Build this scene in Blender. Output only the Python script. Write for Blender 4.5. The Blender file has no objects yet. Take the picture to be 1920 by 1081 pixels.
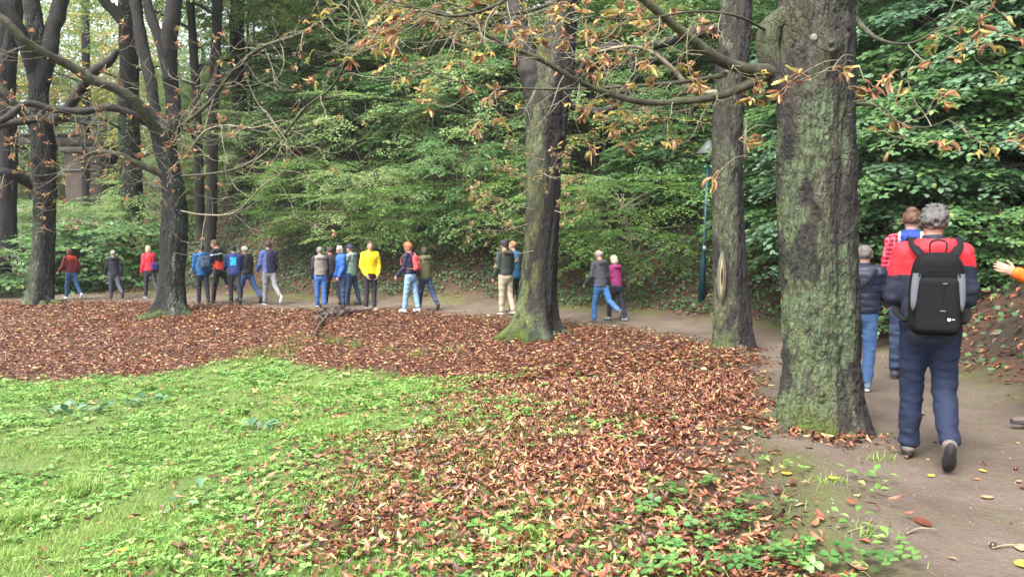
import bpy, math, random
import numpy as np
from mathutils import Matrix, Vector
R = math.radians
rng = np.random.default_rng(7)
random.seed(7)
S = bpy.context.scene
COL = S.collection

# ------------------------------------------------------------------ camera
FPX, HOR, CAMZ = 1400.0, 430.0, 1.6          # focal length in pixels of a 1920 wide picture, horizon row, eye height
PITCH = math.atan((540.5 - HOR) / FPX)
cam = bpy.data.cameras.new('camera'); cam.sensor_width = 36; cam.lens = FPX / 1920 * 36
cam.clip_start = 0.05; cam.clip_end = 600
camo = bpy.data.objects.new('camera', cam); COL.objects.link(camo)
camo.location = (0, 0, CAMZ); camo.rotation_euler = (math.pi / 2 - PITCH, 0, 0)
S.camera = camo

# ------------------------------------------------------------------ light and exposure
SUN_EL, SUN_AZ = 56.0, 215.0                  # light comes from behind the camera's left shoulder
W = bpy.data.worlds.new("World"); S.world = W; W.use_nodes = True
nt = W.node_tree; nt.nodes.clear()
sky = nt.nodes.new('ShaderNodeTexSky'); sky.sky_type = 'NISHITA'; sky.sun_disc = False
sky.sun_elevation = R(SUN_EL); sky.sun_rotation = R(SUN_AZ); sky.air_density = 1.0; sky.dust_density = 4.0; sky.ozone_density = 1.0
hs = nt.nodes.new('ShaderNodeHueSaturation'); hs.inputs['Saturation'].default_value = 0.40
bg = nt.nodes.new('ShaderNodeBackground'); bg.inputs[1].default_value = 0.15
wo = nt.nodes.new('ShaderNodeOutputWorld')
nt.links.new(sky.outputs[0], hs.inputs['Color']); nt.links.new(hs.outputs[0], bg.inputs[0]); nt.links.new(bg.outputs[0], wo.inputs[0])
sl = bpy.data.lights.new('sun', 'SUN'); sl.energy = 1.5; sl.angle = R(25); sl.color = (1.0, 0.97, 0.92)
so = bpy.data.objects.new('sun', sl); COL.objects.link(so)
az = R(SUN_AZ); sd = Vector((math.sin(az) * math.cos(R(SUN_EL)), math.cos(az) * math.cos(R(SUN_EL)), math.sin(R(SUN_EL))))
so.rotation_euler = sd.to_track_quat('Z', 'Y').to_euler(); so.location = (-8, -10, 20)
S.view_settings.view_transform = 'Standard'; S.view_settings.look = 'None'
S.view_settings.exposure = 2.3; S.view_settings.gamma = 1.0; S.view_settings.use_curve_mapping = False
S.cycles.max_bounces = 6; S.cycles.diffuse_bounces = 3; S.cycles.glossy_bounces = 2; S.cycles.transmission_bounces = 3
S.cycles.transparent_max_bounces = 6; S.cycles.use_denoising = True; S.cycles.caustics_reflective = False; S.cycles.caustics_refractive = False
S.cycles.sample_clamp_indirect = 6

# ------------------------------------------------------------------ numpy helpers
def _h(i, j, k, s):
    with np.errstate(over='ignore'):
        x = (i.astype(np.int64).astype(np.uint32) * np.uint32(374761393)) ^ (j.astype(np.int64).astype(np.uint32) * np.uint32(668265263)) \
            ^ (k.astype(np.int64).astype(np.uint32) * np.uint32(2246822519)) ^ np.uint32((s * 3266489917) & 0xffffffff)
        x = (x ^ (x >> np.uint32(13))) * np.uint32(1274126177)
        x = (x ^ (x >> np.uint32(15))) * np.uint32(2246822519)
        x = x ^ (x >> np.uint32(16))
    return x.astype(np.float64) / 4294967295.0
def vn(p, s=0):                                # smooth value noise 0..1
    p = np.asarray(p, float); f = np.floor(p); t = p - f; t = t * t * (3 - 2 * t)
    i, j, k = f[..., 0], f[..., 1], f[..., 2]; o = 0
    for a in (0, 1):
        for b in (0, 1):
            for c in (0, 1):
                w = (t[..., 0] if a else 1 - t[..., 0]) * (t[..., 1] if b else 1 - t[..., 1]) * (t[..., 2] if c else 1 - t[..., 2])
                o = o + w * _h(i + a, j + b, k + c, s)
    return o
def fbm(p, o=4, s=0):
    p = np.asarray(p, float); r = 0; a = 0.5; n = 0
    for q in range(o):
        r = r + a * vn(p * 2 ** q + q * 17.3, s + q); n += a; a *= 0.5
    return r / n
def fb2(x, y, sc, o=3, s=0):
    return fbm(np.stack([np.asarray(x, float) * sc, np.asarray(y, float) * sc, np.zeros(np.shape(x))], -1), o, s)
def cell(p, s=0):                              # cellular noise: nearest distance, second distance, cell id
    f = np.floor(p); F1 = np.full(p.shape[:-1], 9.0); F2 = F1.copy(); ID = np.zeros(p.shape[:-1])
    for a in (-1, 0, 1):
        for b in (-1, 0, 1):
            for c in (-1, 0, 1):
                i, j, k = f[..., 0] + a, f[..., 1] + b, f[..., 2] + c
                q = np.stack([i + _h(i, j, k, s), j + _h(i, j, k, s + 1), k + _h(i, j, k, s + 2)], -1)
                d = np.linalg.norm(q - p, axis=-1); m = d < F1
                F2 = np.where(m, F1, np.minimum(F2, d)); ID = np.where(m, _h(i, j, k, s + 3), ID); F1 = np.where(m, d, F1)
    return F1, F2, ID
def sst(a, b, x):
    t = np.clip((np.asarray(x, float) - a) / (b - a), 0, 1); return t * t * (3 - 2 * t)
def nrm(v):
    v = np.asarray(v, float); return v / (np.linalg.norm(v, axis=-1, keepdims=True) + 1e-12)

def make_mesh(name, V, F, smooth=True, attrs=None, col=None):
    me = bpy.data.meshes.new(name); V = np.asarray(V, np.float32)
    if isinstance(F, np.ndarray): F = [F]
    F = [np.asarray(f, np.int32) for f in F if len(f)]
    me.vertices.add(len(V)); me.vertices.foreach_set('co', V.ravel())
    if F:
        li = np.concatenate([f.ravel() for f in F]); tot = np.concatenate([np.full(len(f), f.shape[1]) for f in F])
        st = np.concatenate([[0], np.cumsum(tot)[:-1]])
        me.loops.add(len(li)); me.loops.foreach_set('vertex_index', li.astype(np.int32))
        me.polygons.add(len(tot)); me.polygons.foreach_set('loop_start', st.astype(np.int32))
        if smooth: me.polygons.foreach_set('use_smooth', np.ones(len(tot), bool))
    for k, v in (attrs or {}).items():
        a = me.attributes.new(k, 'FLOAT', 'POINT'); a.data.foreach_set('value', np.asarray(v, np.float32).ravel())
    if col is not None:
        c = np.ones((len(V), 4), np.float32); c[:, :3] = col
        a = me.attributes.new('Col', 'FLOAT_COLOR', 'POINT'); a.data.foreach_set('color', c.ravel())
    me.update(calc_edges=True)
    return me
def link(name, me, mat=None, parent=None, loc=None, rz=0.0, **props):
    o = bpy.data.objects.new(name, me); COL.objects.link(o)
    if mat is not None and me is not None and not me.materials: me.materials.append(mat)
    if parent is not None: o.parent = parent
    if loc is not None: o.location = tuple(float(c) for c in loc)
    if rz: o.rotation_euler = (0, 0, rz)
    for k, v in props.items():
        if v is not None: o[k] = v
    return o
def thing(name, label, cat, loc=(0, 0, 0), rz=0.0, group=None):
    return link(name, None, None, None, loc, rz, label=label, category=cat, group=group)

class MB:                                      # collects geometry for one mesh
    def __init__(s): s.V = []; s.Q = []; s.T = []; s.n = 0; s.A = []; s.C = []
    def add(s, V, F, rnd=0.5, col=None):
        V = np.asarray(V, float)
        for f in (F if isinstance(F, (list, tuple)) and len(F) and isinstance(F[0], np.ndarray) else [np.asarray(F)]):
            if len(f): (s.Q if f.shape[1] == 4 else s.T).append(f + s.n)
        s.V.append(V); s.n += len(V); s.A.append(np.broadcast_to(np.asarray(rnd, float), (len(V),)))
        s.C.append(np.broadcast_to(np.asarray(col if col is not None else (.5, .5, .5), float), (len(V), 3)))
    def mesh(s, name, smooth=True):
        F = []
        if s.Q: F.append(np.concatenate(s.Q))
        if s.T: F.append(np.concatenate(s.T))
        return make_mesh(name, np.concatenate(s.V), F, smooth, {'rnd': np.concatenate(s.A)}, np.concatenate(s.C))

def resample(P, r, n):
    P = np.asarray(P, float); r = np.asarray(r, float)
    # Catmull-Rom through the points
    m = len(P); t = np.linspace(0, m - 1, n); i = np.minimum(t.astype(int), m - 2); u = (t - i)[:, None]
    p0 = P[np.maximum(i - 1, 0)]; p1 = P[i]; p2 = P[i + 1]; p3 = P[np.minimum(i + 2, m - 1)]
    Q = 0.5 * ((2 * p1) + (-p0 + p2) * u + (2 * p0 - 5 * p1 + 4 * p2 - p3) * u ** 2 + (-p0 + 3 * p1 - 3 * p2 + p3) * u ** 3)
    return Q, np.interp(t, np.arange(m), r)
def frames(Q):
    T = nrm(np.gradient(Q, axis=0)); n = len(Q); N = np.zeros_like(Q)
    a = np.array([1., 0, 0]) if abs(T[0][0]) < 0.8 else np.array([0, 1., 0])
    N[0] = nrm(a - T[0] * np.dot(a, T[0]))
    for i in range(1, n):
        v = N[i - 1] - T[i] * np.dot(N[i - 1], T[i]); N[i] = nrm(v)
    return T, N, np.cross(T, N)
def tube(P, r, sides=8, n=None, caps=True, disp=None):
    n = n or len(P)
    Q, rr = resample(P, r, n); T, N, B = frames(Q)
    th = np.arange(sides) / sides * 2 * math.pi
    D = N[:, None] * np.cos(th)[None, :, None] + B[:, None] * np.sin(th)[None, :, None]
    rad = np.repeat(rr[:, None], sides, 1)
    if disp is not None: rad = disp(Q[:, None] + D * rad[..., None], rad, th[None, :], np.linspace(0, 1, n)[:, None])
    V = (Q[:, None] + D * rad[..., None]).reshape(-1, 3)
    i = np.arange(n - 1)[:, None] * sides; j = np.arange(sides)[None]; k = (j + 1) % sides
    F = np.stack([i + j, i + k, i + sides + k, i + sides + j], -1).reshape(-1, 4)
    out = [F]
    if caps:
        c0, c1 = len(V), len(V) + 1; V = np.vstack([V, Q[0], Q[-1]])
        jj = np.arange(sides); kk = (jj + 1) % sides
        out.append(np.concatenate([np.stack([kk, jj, np.full(sides, c0)], -1), np.stack([(n - 1) * sides + jj, (n - 1) * sides + kk, np.full(sides, c1)], -1)]))
    return V, out
def box(c, s, rot=None):
    V = np.array([[x, y, z] for x in (-.5, .5) for y in (-.5, .5) for z in (-.5, .5)]) * np.asarray(s, float)
    if rot is not None: V = V @ np.array(rot).T
    F = np.array([[0, 1, 3, 2], [4, 6, 7, 5], [0, 4, 5, 1], [2, 3, 7, 6], [0, 2, 6, 4], [1, 5, 7, 3]])
    return V + np.asarray(c, float), F
def lathe(prof, n=16, c=(0, 0, 0)):
    pr = np.asarray(prof, float); th = np.arange(n) / n * 2 * math.pi; m = len(pr)
    V = np.stack([pr[:, 0:1] * np.cos(th), pr[:, 0:1] * np.sin(th), np.repeat(pr[:, 1:2], n, 1)], -1).reshape(-1, 3) + np.asarray(c, float)
    i = np.arange(m - 1)[:, None] * n; j = np.arange(n)[None]; k = (j + 1) % n
    return V, np.stack([i + j, i + k, i + n + k, i + n + j], -1).reshape(-1, 4)
def scatter(TV, TF, pos, M, rnd):              # copies of a small template merged into arrays
    nv = len(TV); n = len(pos)
    V = (np.einsum('nij,vj->nvi', M, TV) + pos[:, None]).reshape(-1, 3)
    F = (TF[None] + (np.arange(n) * nv)[:, None, None]).reshape(-1, TF.shape[1])
    return V, F, np.repeat(rnd, nv)
def basis(d, up, s):                           # columns: side, forward (leaf axis), normal
    d = nrm(d); sd_ = nrm(np.cross(d, up)); n_ = np.cross(sd_, d)
    return np.stack([sd_, d, n_], -1) * np.asarray(s)[:, None, None]

# ------------------------------------------------------------------ materials
def mat(name, rough=0.8, col=(.5, .5, .5), spec=0.3):
    m = bpy.data.materials.new(name); m.use_nodes = True; b = m.node_tree.nodes['Principled BSDF']
    b.inputs['Base Color'].default_value = (*col, 1); b.inputs['Roughness'].default_value = rough
    b.inputs['Specular IOR Level'].default_value = spec
    return m, m.node_tree, b
def N(t, typ, **kw):
    n = t.nodes.new(typ)
    for k, v in kw.items(): setattr(n, k, v)
    return n
def ramp(t, src, stops, interp='LINEAR'):
    r = N(t, 'ShaderNodeValToRGB'); r.color_ramp.interpolation = interp; e = r.color_ramp.elements
    while len(e) < len(stops): e.new(0.5)
    for x, (p, c) in zip(e, stops): x.position = p; x.color = (*c, 1) if len(c) == 3 else c
    t.links.new(src, r.inputs[0]); return r.outputs[0]
def noise(t, scale, detail=4, coord=None, rough=0.55, dist=0.0):
    n = N(t, 'ShaderNodeTexNoise'); n.inputs['Scale'].default_value = scale; n.inputs['Detail'].default_value = detail
    n.inputs['Roughness'].default_value = rough; n.inputs['Distortion'].default_value = dist
    if coord is not None: t.links.new(coord, n.inputs['Vector'])
    return n.outputs['Fac']
def mixc(t, fac, a, b, mode='MIX'):
    m = N(t, 'ShaderNodeMix', data_type='RGBA', blend_type=mode)
    for sck, v in ((m.inputs[0], fac), (m.inputs[6], a), (m.inputs[7], b)):
        if isinstance(v, (int, float)): sck.default_value = v
        elif isinstance(v, tuple): sck.default_value = (*v, 1)
        else: t.links.new(v, sck)
    return m.outputs[2]
def mth(t, op, a, b=0.0, clamp=False):
    m = N(t, 'ShaderNodeMath', operation=op, use_clamp=clamp)
    for sck, v in ((m.inputs[0], a), (m.inputs[1], b)):
        if isinstance(v, (int, float)): sck.default_value = v
        else: t.links.new(v, sck)
    return m.outputs[0]
def attr(t, name, out='Fac'):
    a = N(t, 'ShaderNodeAttribute', attribute_name=name); return a.outputs[out]
def bump(t, b, h, strength=0.5, dist=0.01):
    n = N(t, 'ShaderNodeBump'); n.inputs['Strength'].default_value = strength; n.inputs['Distance'].default_value = dist
    t.links.new(h, n.inputs['Height']); t.links.new(n.outputs[0], b.inputs['Normal']); return n
def objco(t):
    return N(t, 'ShaderNodeTexCoord').outputs['Object']
def leaf_mat(name, stops, rough=0.5, transl=0.3, spec=0.4, patch=0.0, patchcol=(0, 0, 0)):
    m, t, b = mat(name, rough, spec=spec)
    c = ramp(t, attr(t, 'rnd'), stops)
    if patch:
        g = N(t, 'ShaderNodeNewGeometry').outputs['Position']
        f = mth(t, 'MULTIPLY', mth(t, 'SUBTRACT', noise(t, 0.7, 3, g), 0.45, True), patch * 4, True)
        c = mixc(t, f, c, patchcol)
    t.links.new(c, b.inputs['Base Color'])
    if transl:
        tr = N(t, 'ShaderNodeBsdfTranslucent'); t.links.new(c, tr.inputs['Color'])
        mx = N(t, 'ShaderNodeMixShader'); mx.inputs[0].default_value = transl
        t.links.new(b.outputs[0], mx.inputs[1]); t.links.new(tr.outputs[0], mx.inputs[2])
        t.links.new(mx.outputs[0], t.nodes['Material Output'].inputs[0])
    return m
M_DRY = leaf_mat('dry_leaf', [(0, (.03, .012, .009)), (.3, (.095, .028, .016)), (.55, (.17, .056, .027)), (.8, (.26, .11, .055)), (.95, (.38, .25, .14)), (1, (.48, .34, .09))], 0.45, 0.10, 0.45)
M_HANG = leaf_mat('hanging_dry_leaf', [(0, (.12, .05, .03)), (.3, (.26, .11, .06)), (.6, (.37, .20, .11)), (.85, (.45, .31, .17)), (1, (.42, .40, .10))], 0.6, 0.35, 0.3)
M_PALE = leaf_mat('withered_leaf', [(0, (.16, .11, .05)), (.5, (.32, .24, .12)), (1, (.42, .33, .18))], 0.7, 0.3, 0.2)
M_GREEN = leaf_mat('green_leaf', [(0, (.06, .13, .035)), (.45, (.105, .20, .05)), (.8, (.165, .27, .06)), (1, (.26, .34, .08))], 0.58, 0.48, 0.3)
M_BROAD = leaf_mat('broad_green_leaf', [(0, (.055, .125, .045)), (.5, (.095, .19, .065)), (.9, (.145, .245, .08)), (1, (.26, .32, .07))], 0.48, 0.45, 0.55)
M_LIGHT = leaf_mat('pale_green_leaf', [(0, (.12, .20, .08)), (.5, (.19, .28, .10)), (.85, (.27, .34, .12)), (1, (.42, .33, .12))], 0.5, 0.45, 0.35)
M_SHEEN = leaf_mat('sky_sheen_leaf', [(0, (.07, .14, .08)), (.5, (.12, .21, .12)), (.9, (.17, .27, .15)), (1, (.28, .33, .12))], 0.4, 0.42, 0.5)  # sheen of the sky on the leaves, painted in as a pale bluish tint
M_YELL = leaf_mat('autumn_green_leaf', [(0, (.10, .16, .045)), (.4, (.20, .24, .06)), (.7, (.36, .30, .08)), (1, (.42, .20, .07))], 0.5, 0.45, 0.3)
M_IVY = leaf_mat('ivy_leaf', [(0, (.02, .055, .02)), (.5, (.04, .095, .035)), (.85, (.065, .13, .045)), (1, (.10, .16, .06))], 0.6, 0.2, 0.25)
M_GRASS = leaf_mat('grass_blade', [(0, (.065, .13, .022)), (.4, (.13, .235, .035)), (.8, (.20, .30, .055)), (1, (.34, .35, .13))], 0.5, 0.35, 0.35)
M_WEED = leaf_mat('lawn_weed_leaf', [(0, (.06, .15, .03)), (.4, (.12, .25, .05)), (.8, (.19, .33, .08)), (1, (.32, .40, .15))], 0.5, 0.3, 0.35)
M_DOCK = leaf_mat('dock_leaf', [(0, (.05, .12, .06)), (.5, (.085, .17, .09)), (1, (.14, .22, .12))], 0.45, 0.25, 0.4)
M_CLOV = leaf_mat('trefoil_leaf', [(0, (.03, .09, .02)), (.5, (.055, .135, .032)), (1, (.10, .19, .045))], 0.45, 0.2, 0.4)
M_YLEAF = leaf_mat('yellow_leaf', [(0, (.55, .30, .04)), (1, (.65, .45, .06))], 0.5, 0.2, 0.4)
def bark_mat(name, a, b_, bump_s=0.6, scale=1.0):
    m, t, b = mat(name, 0.85, spec=0.25)
    co = objco(t)
    mp = N(t, 'ShaderNodeMapping'); mp.inputs['Scale'].default_value = (1, 1, 0.35)
    wn = N(t, 'ShaderNodeTexNoise'); wn.inputs['Scale'].default_value = 13; wn.inputs['Detail'].default_value = 4; t.links.new(co, wn.inputs['Vector'])
    wm = N(t, 'ShaderNodeVectorMath', operation='MULTIPLY_ADD'); t.links.new(wn.outputs['Color'], wm.inputs[0]); wm.inputs[1].default_value = (.09, .09, .16); t.links.new(co, wm.inputs[2])
    t.links.new(wm.outputs[0], mp.inputs[0]); v = mp.outputs[0]
    n1 = noise(t, 9 * scale, 6, v, 0.7); n2 = noise(t, 38 * scale, 5, v, 0.7); n3 = noise(t, 2.2, 4, co)
    vo = N(t, 'ShaderNodeTexVoronoi', feature='DISTANCE_TO_EDGE'); vo.inputs['Scale'].default_value = 22 * scale; t.links.new(v, vo.inputs['Vector'])
    base = ramp(t, n1, [(.25, tuple(x * .5 for x in a)), (.5, a), (.75, b_)])
    base = mixc(t, mth(t, 'MULTIPLY', n2, 0.5), base, tuple(x * .45 for x in a))
    lich = mth(t, 'MULTIPLY', attr(t, 'lich'), ramp(t, noise(t, 16, 6, co, 0.75, 0.4), [(.40, (0, 0, 0)), (.55, (1, 1, 1))]), True)
    base = mixc(t, mth(t, 'MULTIPLY', lich, 0.85), base, mixc(t, n3, (.055, .092, .042), (.115, .16, .085)))
    alg = mth(t, 'MULTIPLY', attr(t, 'alg'), ramp(t, noise(t, 11, 5, v, 0.7), [(.3, (0, 0, 0)), (.55, (1, 1, 1))]), True)
    base = mixc(t, mth(t, 'MULTIPLY', alg, 0.8), base, mixc(t, n2, (.06, .08, .018), (.15, .175, .045)))
    wht = mth(t, 'MULTIPLY', attr(t, 'wht'), ramp(t, noise(t, 20, 6, v, 0.8), [(.52, (0, 0, 0)), (.6, (1, 1, 1))]), True)
    base = mixc(t, mth(t, 'MULTIPLY', wht, 0.8), base, (.30, .33, .30))
    base = mixc(t, mth(t, 'MULTIPLY', attr(t, 'dark'), 1.0, True), base, mixc(t, n2, (.007, .006, .007), (.028, .025, .026)))
    base = mixc(t, attr(t, 'moss'), base, mixc(t, n1, (.025, .042, .006), (.085, .12, .018)))
    crack = mth(t, 'MAXIMUM', mth(t, 'MULTIPLY', attr(t, 'crk'), mth(t, 'MULTIPLY', n1, 1.3), True), mth(t, 'MULTIPLY', ramp(t, vo.outputs['Distance'], [(0, (1, 1, 1)), (.05, (0, 0, 0))]), .55))
    base = mixc(t, crack, base, (.014, .011, .009))
    t.links.new(base, b.inputs['Base Color'])
    edge = ramp(t, vo.outputs['Distance'], [(0, (0, 0, 0)), (.16, (1, 1, 1))])
    h = mth(t, 'ADD', mth(t, 'MULTIPLY', n1, 1.2), mth(t, 'ADD', mth(t, 'MULTIPLY', n2, 0.9), mth(t, 'MULTIPLY', edge, 0.55)))
    bump(t, b, h, bump_s, 0.018)
    return m
M_BARK = bark_mat('chestnut_bark', (.045, .038, .032), (.095, .083, .07), 0.9)
M_BARKD = bark_mat('dark_wet_bark', (.012, .010, .010), (.032, .028, .027), 0.9)
M_TWIG, _t, _b = mat('twig_bark', 0.8); _t.links.new(ramp(_t, noise(_t, 14, 4, objco(_t)), [(.3, (.09, .075, .045)), (.6, (.20, .18, .12)), (.8, (.25, .26, .15))]), _b.inputs['Base Color'])
M_LIMB, _t, _b = mat('mossy_limb', 0.85); _c = objco(_t)
_t.links.new(ramp(_t, noise(_t, 7, 6, _c, 0.7), [(.3, (.016, .015, .012)), (.5, (.042, .04, .026)), (.68, (.075, .085, .036)), (.85, (.13, .13, .09))]), _b.inputs['Base Color'])
bump(_t, _b, noise(_t, 45, 5, _c, 0.7), 0.7, 0.012)
M_DLIMB, _t, _b = mat('dark_limb', 0.85); _c = objco(_t)
_t.links.new(ramp(_t, noise(_t, 6, 6, _c, 0.7), [(.3, (.010, .009, .009)), (.6, (.026, .023, .02)), (.85, (.07, .07, .05))]), _b.inputs['Base Color'])
bump(_t, _b, noise(_t, 40, 5, _c, 0.7), 0.7, 0.012)

# ------------------------------------------------------------------ terrain
PATH = np.array([(2.6, -12.0, .05), (2.8, -4.0, .05), (2.95, 2.0, .02), (3.2, 5.2, .0), (3.9, 7.6, -.08), (4.6, 10.0, -.24), (4.85, 12.2, -.37), (4.45, 14.4, -.45),
                 (3.6, 16.4, -.52), (2.1, 18.2, -.55), (-.3, 19.9, -.57), (-2.6, 20.9, -.58), (-6.5, 22.3, -.62), (-10.6, 24.2, -.66), (-14.8, 25.2, -.68), (-19, 24.6, -.75), (-26, 23.5, -.85), (-45, 22.0, -1.0)])
PHW = 1.15
def path_sd(x, y):
    x = np.asarray(x, float); y = np.asarray(y, float)
    best = np.full(x.shape, 1e9); sgn = np.ones(x.shape); z = np.zeros(x.shape)
    for a, b in zip(PATH[:-1], PATH[1:]):
        dx, dy = b[0] - a[0], b[1] - a[1]; L2 = dx * dx + dy * dy
        t = np.clip(((x - a[0]) * dx + (y - a[1]) * dy) / L2, 0, 1)
        ex, ey = x - a[0] - t * dx, y - a[1] - t * dy; d = ex * ex + ey * ey
        m = d < best; best = np.where(m, d, best); z = np.where(m, a[2] + t * (b[2] - a[2]), z)
        sgn = np.where(m, np.sign(dx * (y - a[1]) - dy * (x - a[0]) + 1e-9), sgn)
    d = np.sqrt(best); return np.where(sgn < 0, -d * 1.25, d), z
def Z(x, y):
    x = np.asarray(x, float); y = np.asarray(y, float)
    s, zp = path_sd(x, y)
    z = zp - 0.72 * sst(0.9, 8.5, s)
    d = np.maximum(-s - 1.2, 0)
    A = 0.10 + 0.90 * sst(-17.5, -8.5, x + 0.05 * (y - 25))
    prof = 0.30 * np.minimum(d, 0.9) + 0.78 * np.clip(d - 0.9, 0, 13) + 0.1 * np.clip(d - 13.9, 0, 30)
    z = z + prof * A
    z = z + (fb2(x, y, 0.55, 3, 3) - 0.5) * 0.22 * sst(0.7, 2.5, np.abs(s)) + (fb2(x, y, 2.6, 3, 5) - 0.5) * 0.07 * (0.3 + sst(0.8, 1.6, np.abs(s)))
    z = z + 0.03 * sst(1.5, 1.2, np.abs(s)) * sst(0.8, 1.1, np.abs(s))
    return z
def ray(px, py):
    xc, yc = (px - 960) / FPX, -(py - 540.5) / FPX
    return np.array([xc, math.cos(PITCH) + yc * math.sin(PITCH), -math.sin(PITCH) + yc * math.cos(PITCH)])
def P(px, py, d):                              # point at depth d (metres ahead) seen at a picture position
    r = ray(px, py); return np.array([0, 0, CAMZ]) + r * d / r[1]
def gp(px, py, dmin=1.5):                      # point of the ground
    r = ray(px, py); d = np.linspace(dmin, 70, 8000); q = np.array([0, 0, CAMZ]) + r * (d / r[1])[:, None]
    below = q[:, 2] < Z(q[:, 0], q[:, 1]); i = int(np.argmax(below)) if below.any() else len(d) - 1
    return q[i]
def inpoly(x, y, poly):
    ins = np.zeros(x.shape, bool); n = len(poly); dist = np.full(x.shape, 1e9)
    for i in range(n):
        (x1, y1), (x2, y2) = poly[i], poly[(i + 1) % n]
        c = (y1 > y) != (y2 > y)
        ins ^= c & (x < (x2 - x1) * (y - y1) / (y2 - y1 + 1e-12) + x1)
        dx, dy = x2 - x1, y2 - y1; t = np.clip(((x - x1) * dx + (y - y1) * dy) / (dx * dx + dy * dy + 1e-12), 0, 1)
        dist = np.minimum(dist, np.hypot(x - x1 - t * dx, y - y1 - t * dy))
    return np.where(ins, dist, -dist)
_edge = [gp(*q)[:2] for q in [(0, 712), (130, 708), (260, 700), (400, 684), (520, 668), (640, 690), (740, 700), (880, 722), (960, 752), (930, 830), (860, 900), (880, 980), (960, 1078)]]
LAWN = [tuple(q) for q in _edge] + [(-0.1, 2.0), (-0.3, -6), (-30, -6), (-30, 12.5), (-14, 13.2)]
def lawn_cov(x, y):                            # 1 inside the lawn, 0 in the leaf litter, ragged and wide transition on the right
    sd = inpoly(np.asarray(x, float), np.asarray(y, float), LAWN)
    near = sst(11.5, 7.0, np.asarray(y)); w = 0.25 + 1.5 * near
    return sst(-1, 1, (sd + (fb2(x, y, 0.9, 4, 11) - 0.5) * (0.9 + 2.2 * near)) / w)
def litter_cov(x, y):                          # how thick the fallen leaves lie
    s, _ = path_sd(x, y); l = lawn_cov(x, y)
    edge = 1.0 + 0.45 * (fb2(x, y, 0.8, 3, 21) - 0.5) * 2
    bowl = sst(edge, edge + 0.6, s) * (1 - l)
    bare = sst(2.6, 1.2, s) * sst(7.0, 5.6, np.asarray(y))      # bare trampled soil round the near trunk
    bowl = bowl * (1 - bare)
    hill = sst(-1.25, -1.9, s) * np.maximum(0.25 + 0.75 * sst(0.45, 0.6, fb2(x, y, 0.5, 3, 31)), .95 * sst(2, 3.5, np.asarray(x)) * sst(14, 11, np.asarray(y)))
    return np.clip(bowl + hill, 0, 1)
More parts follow.
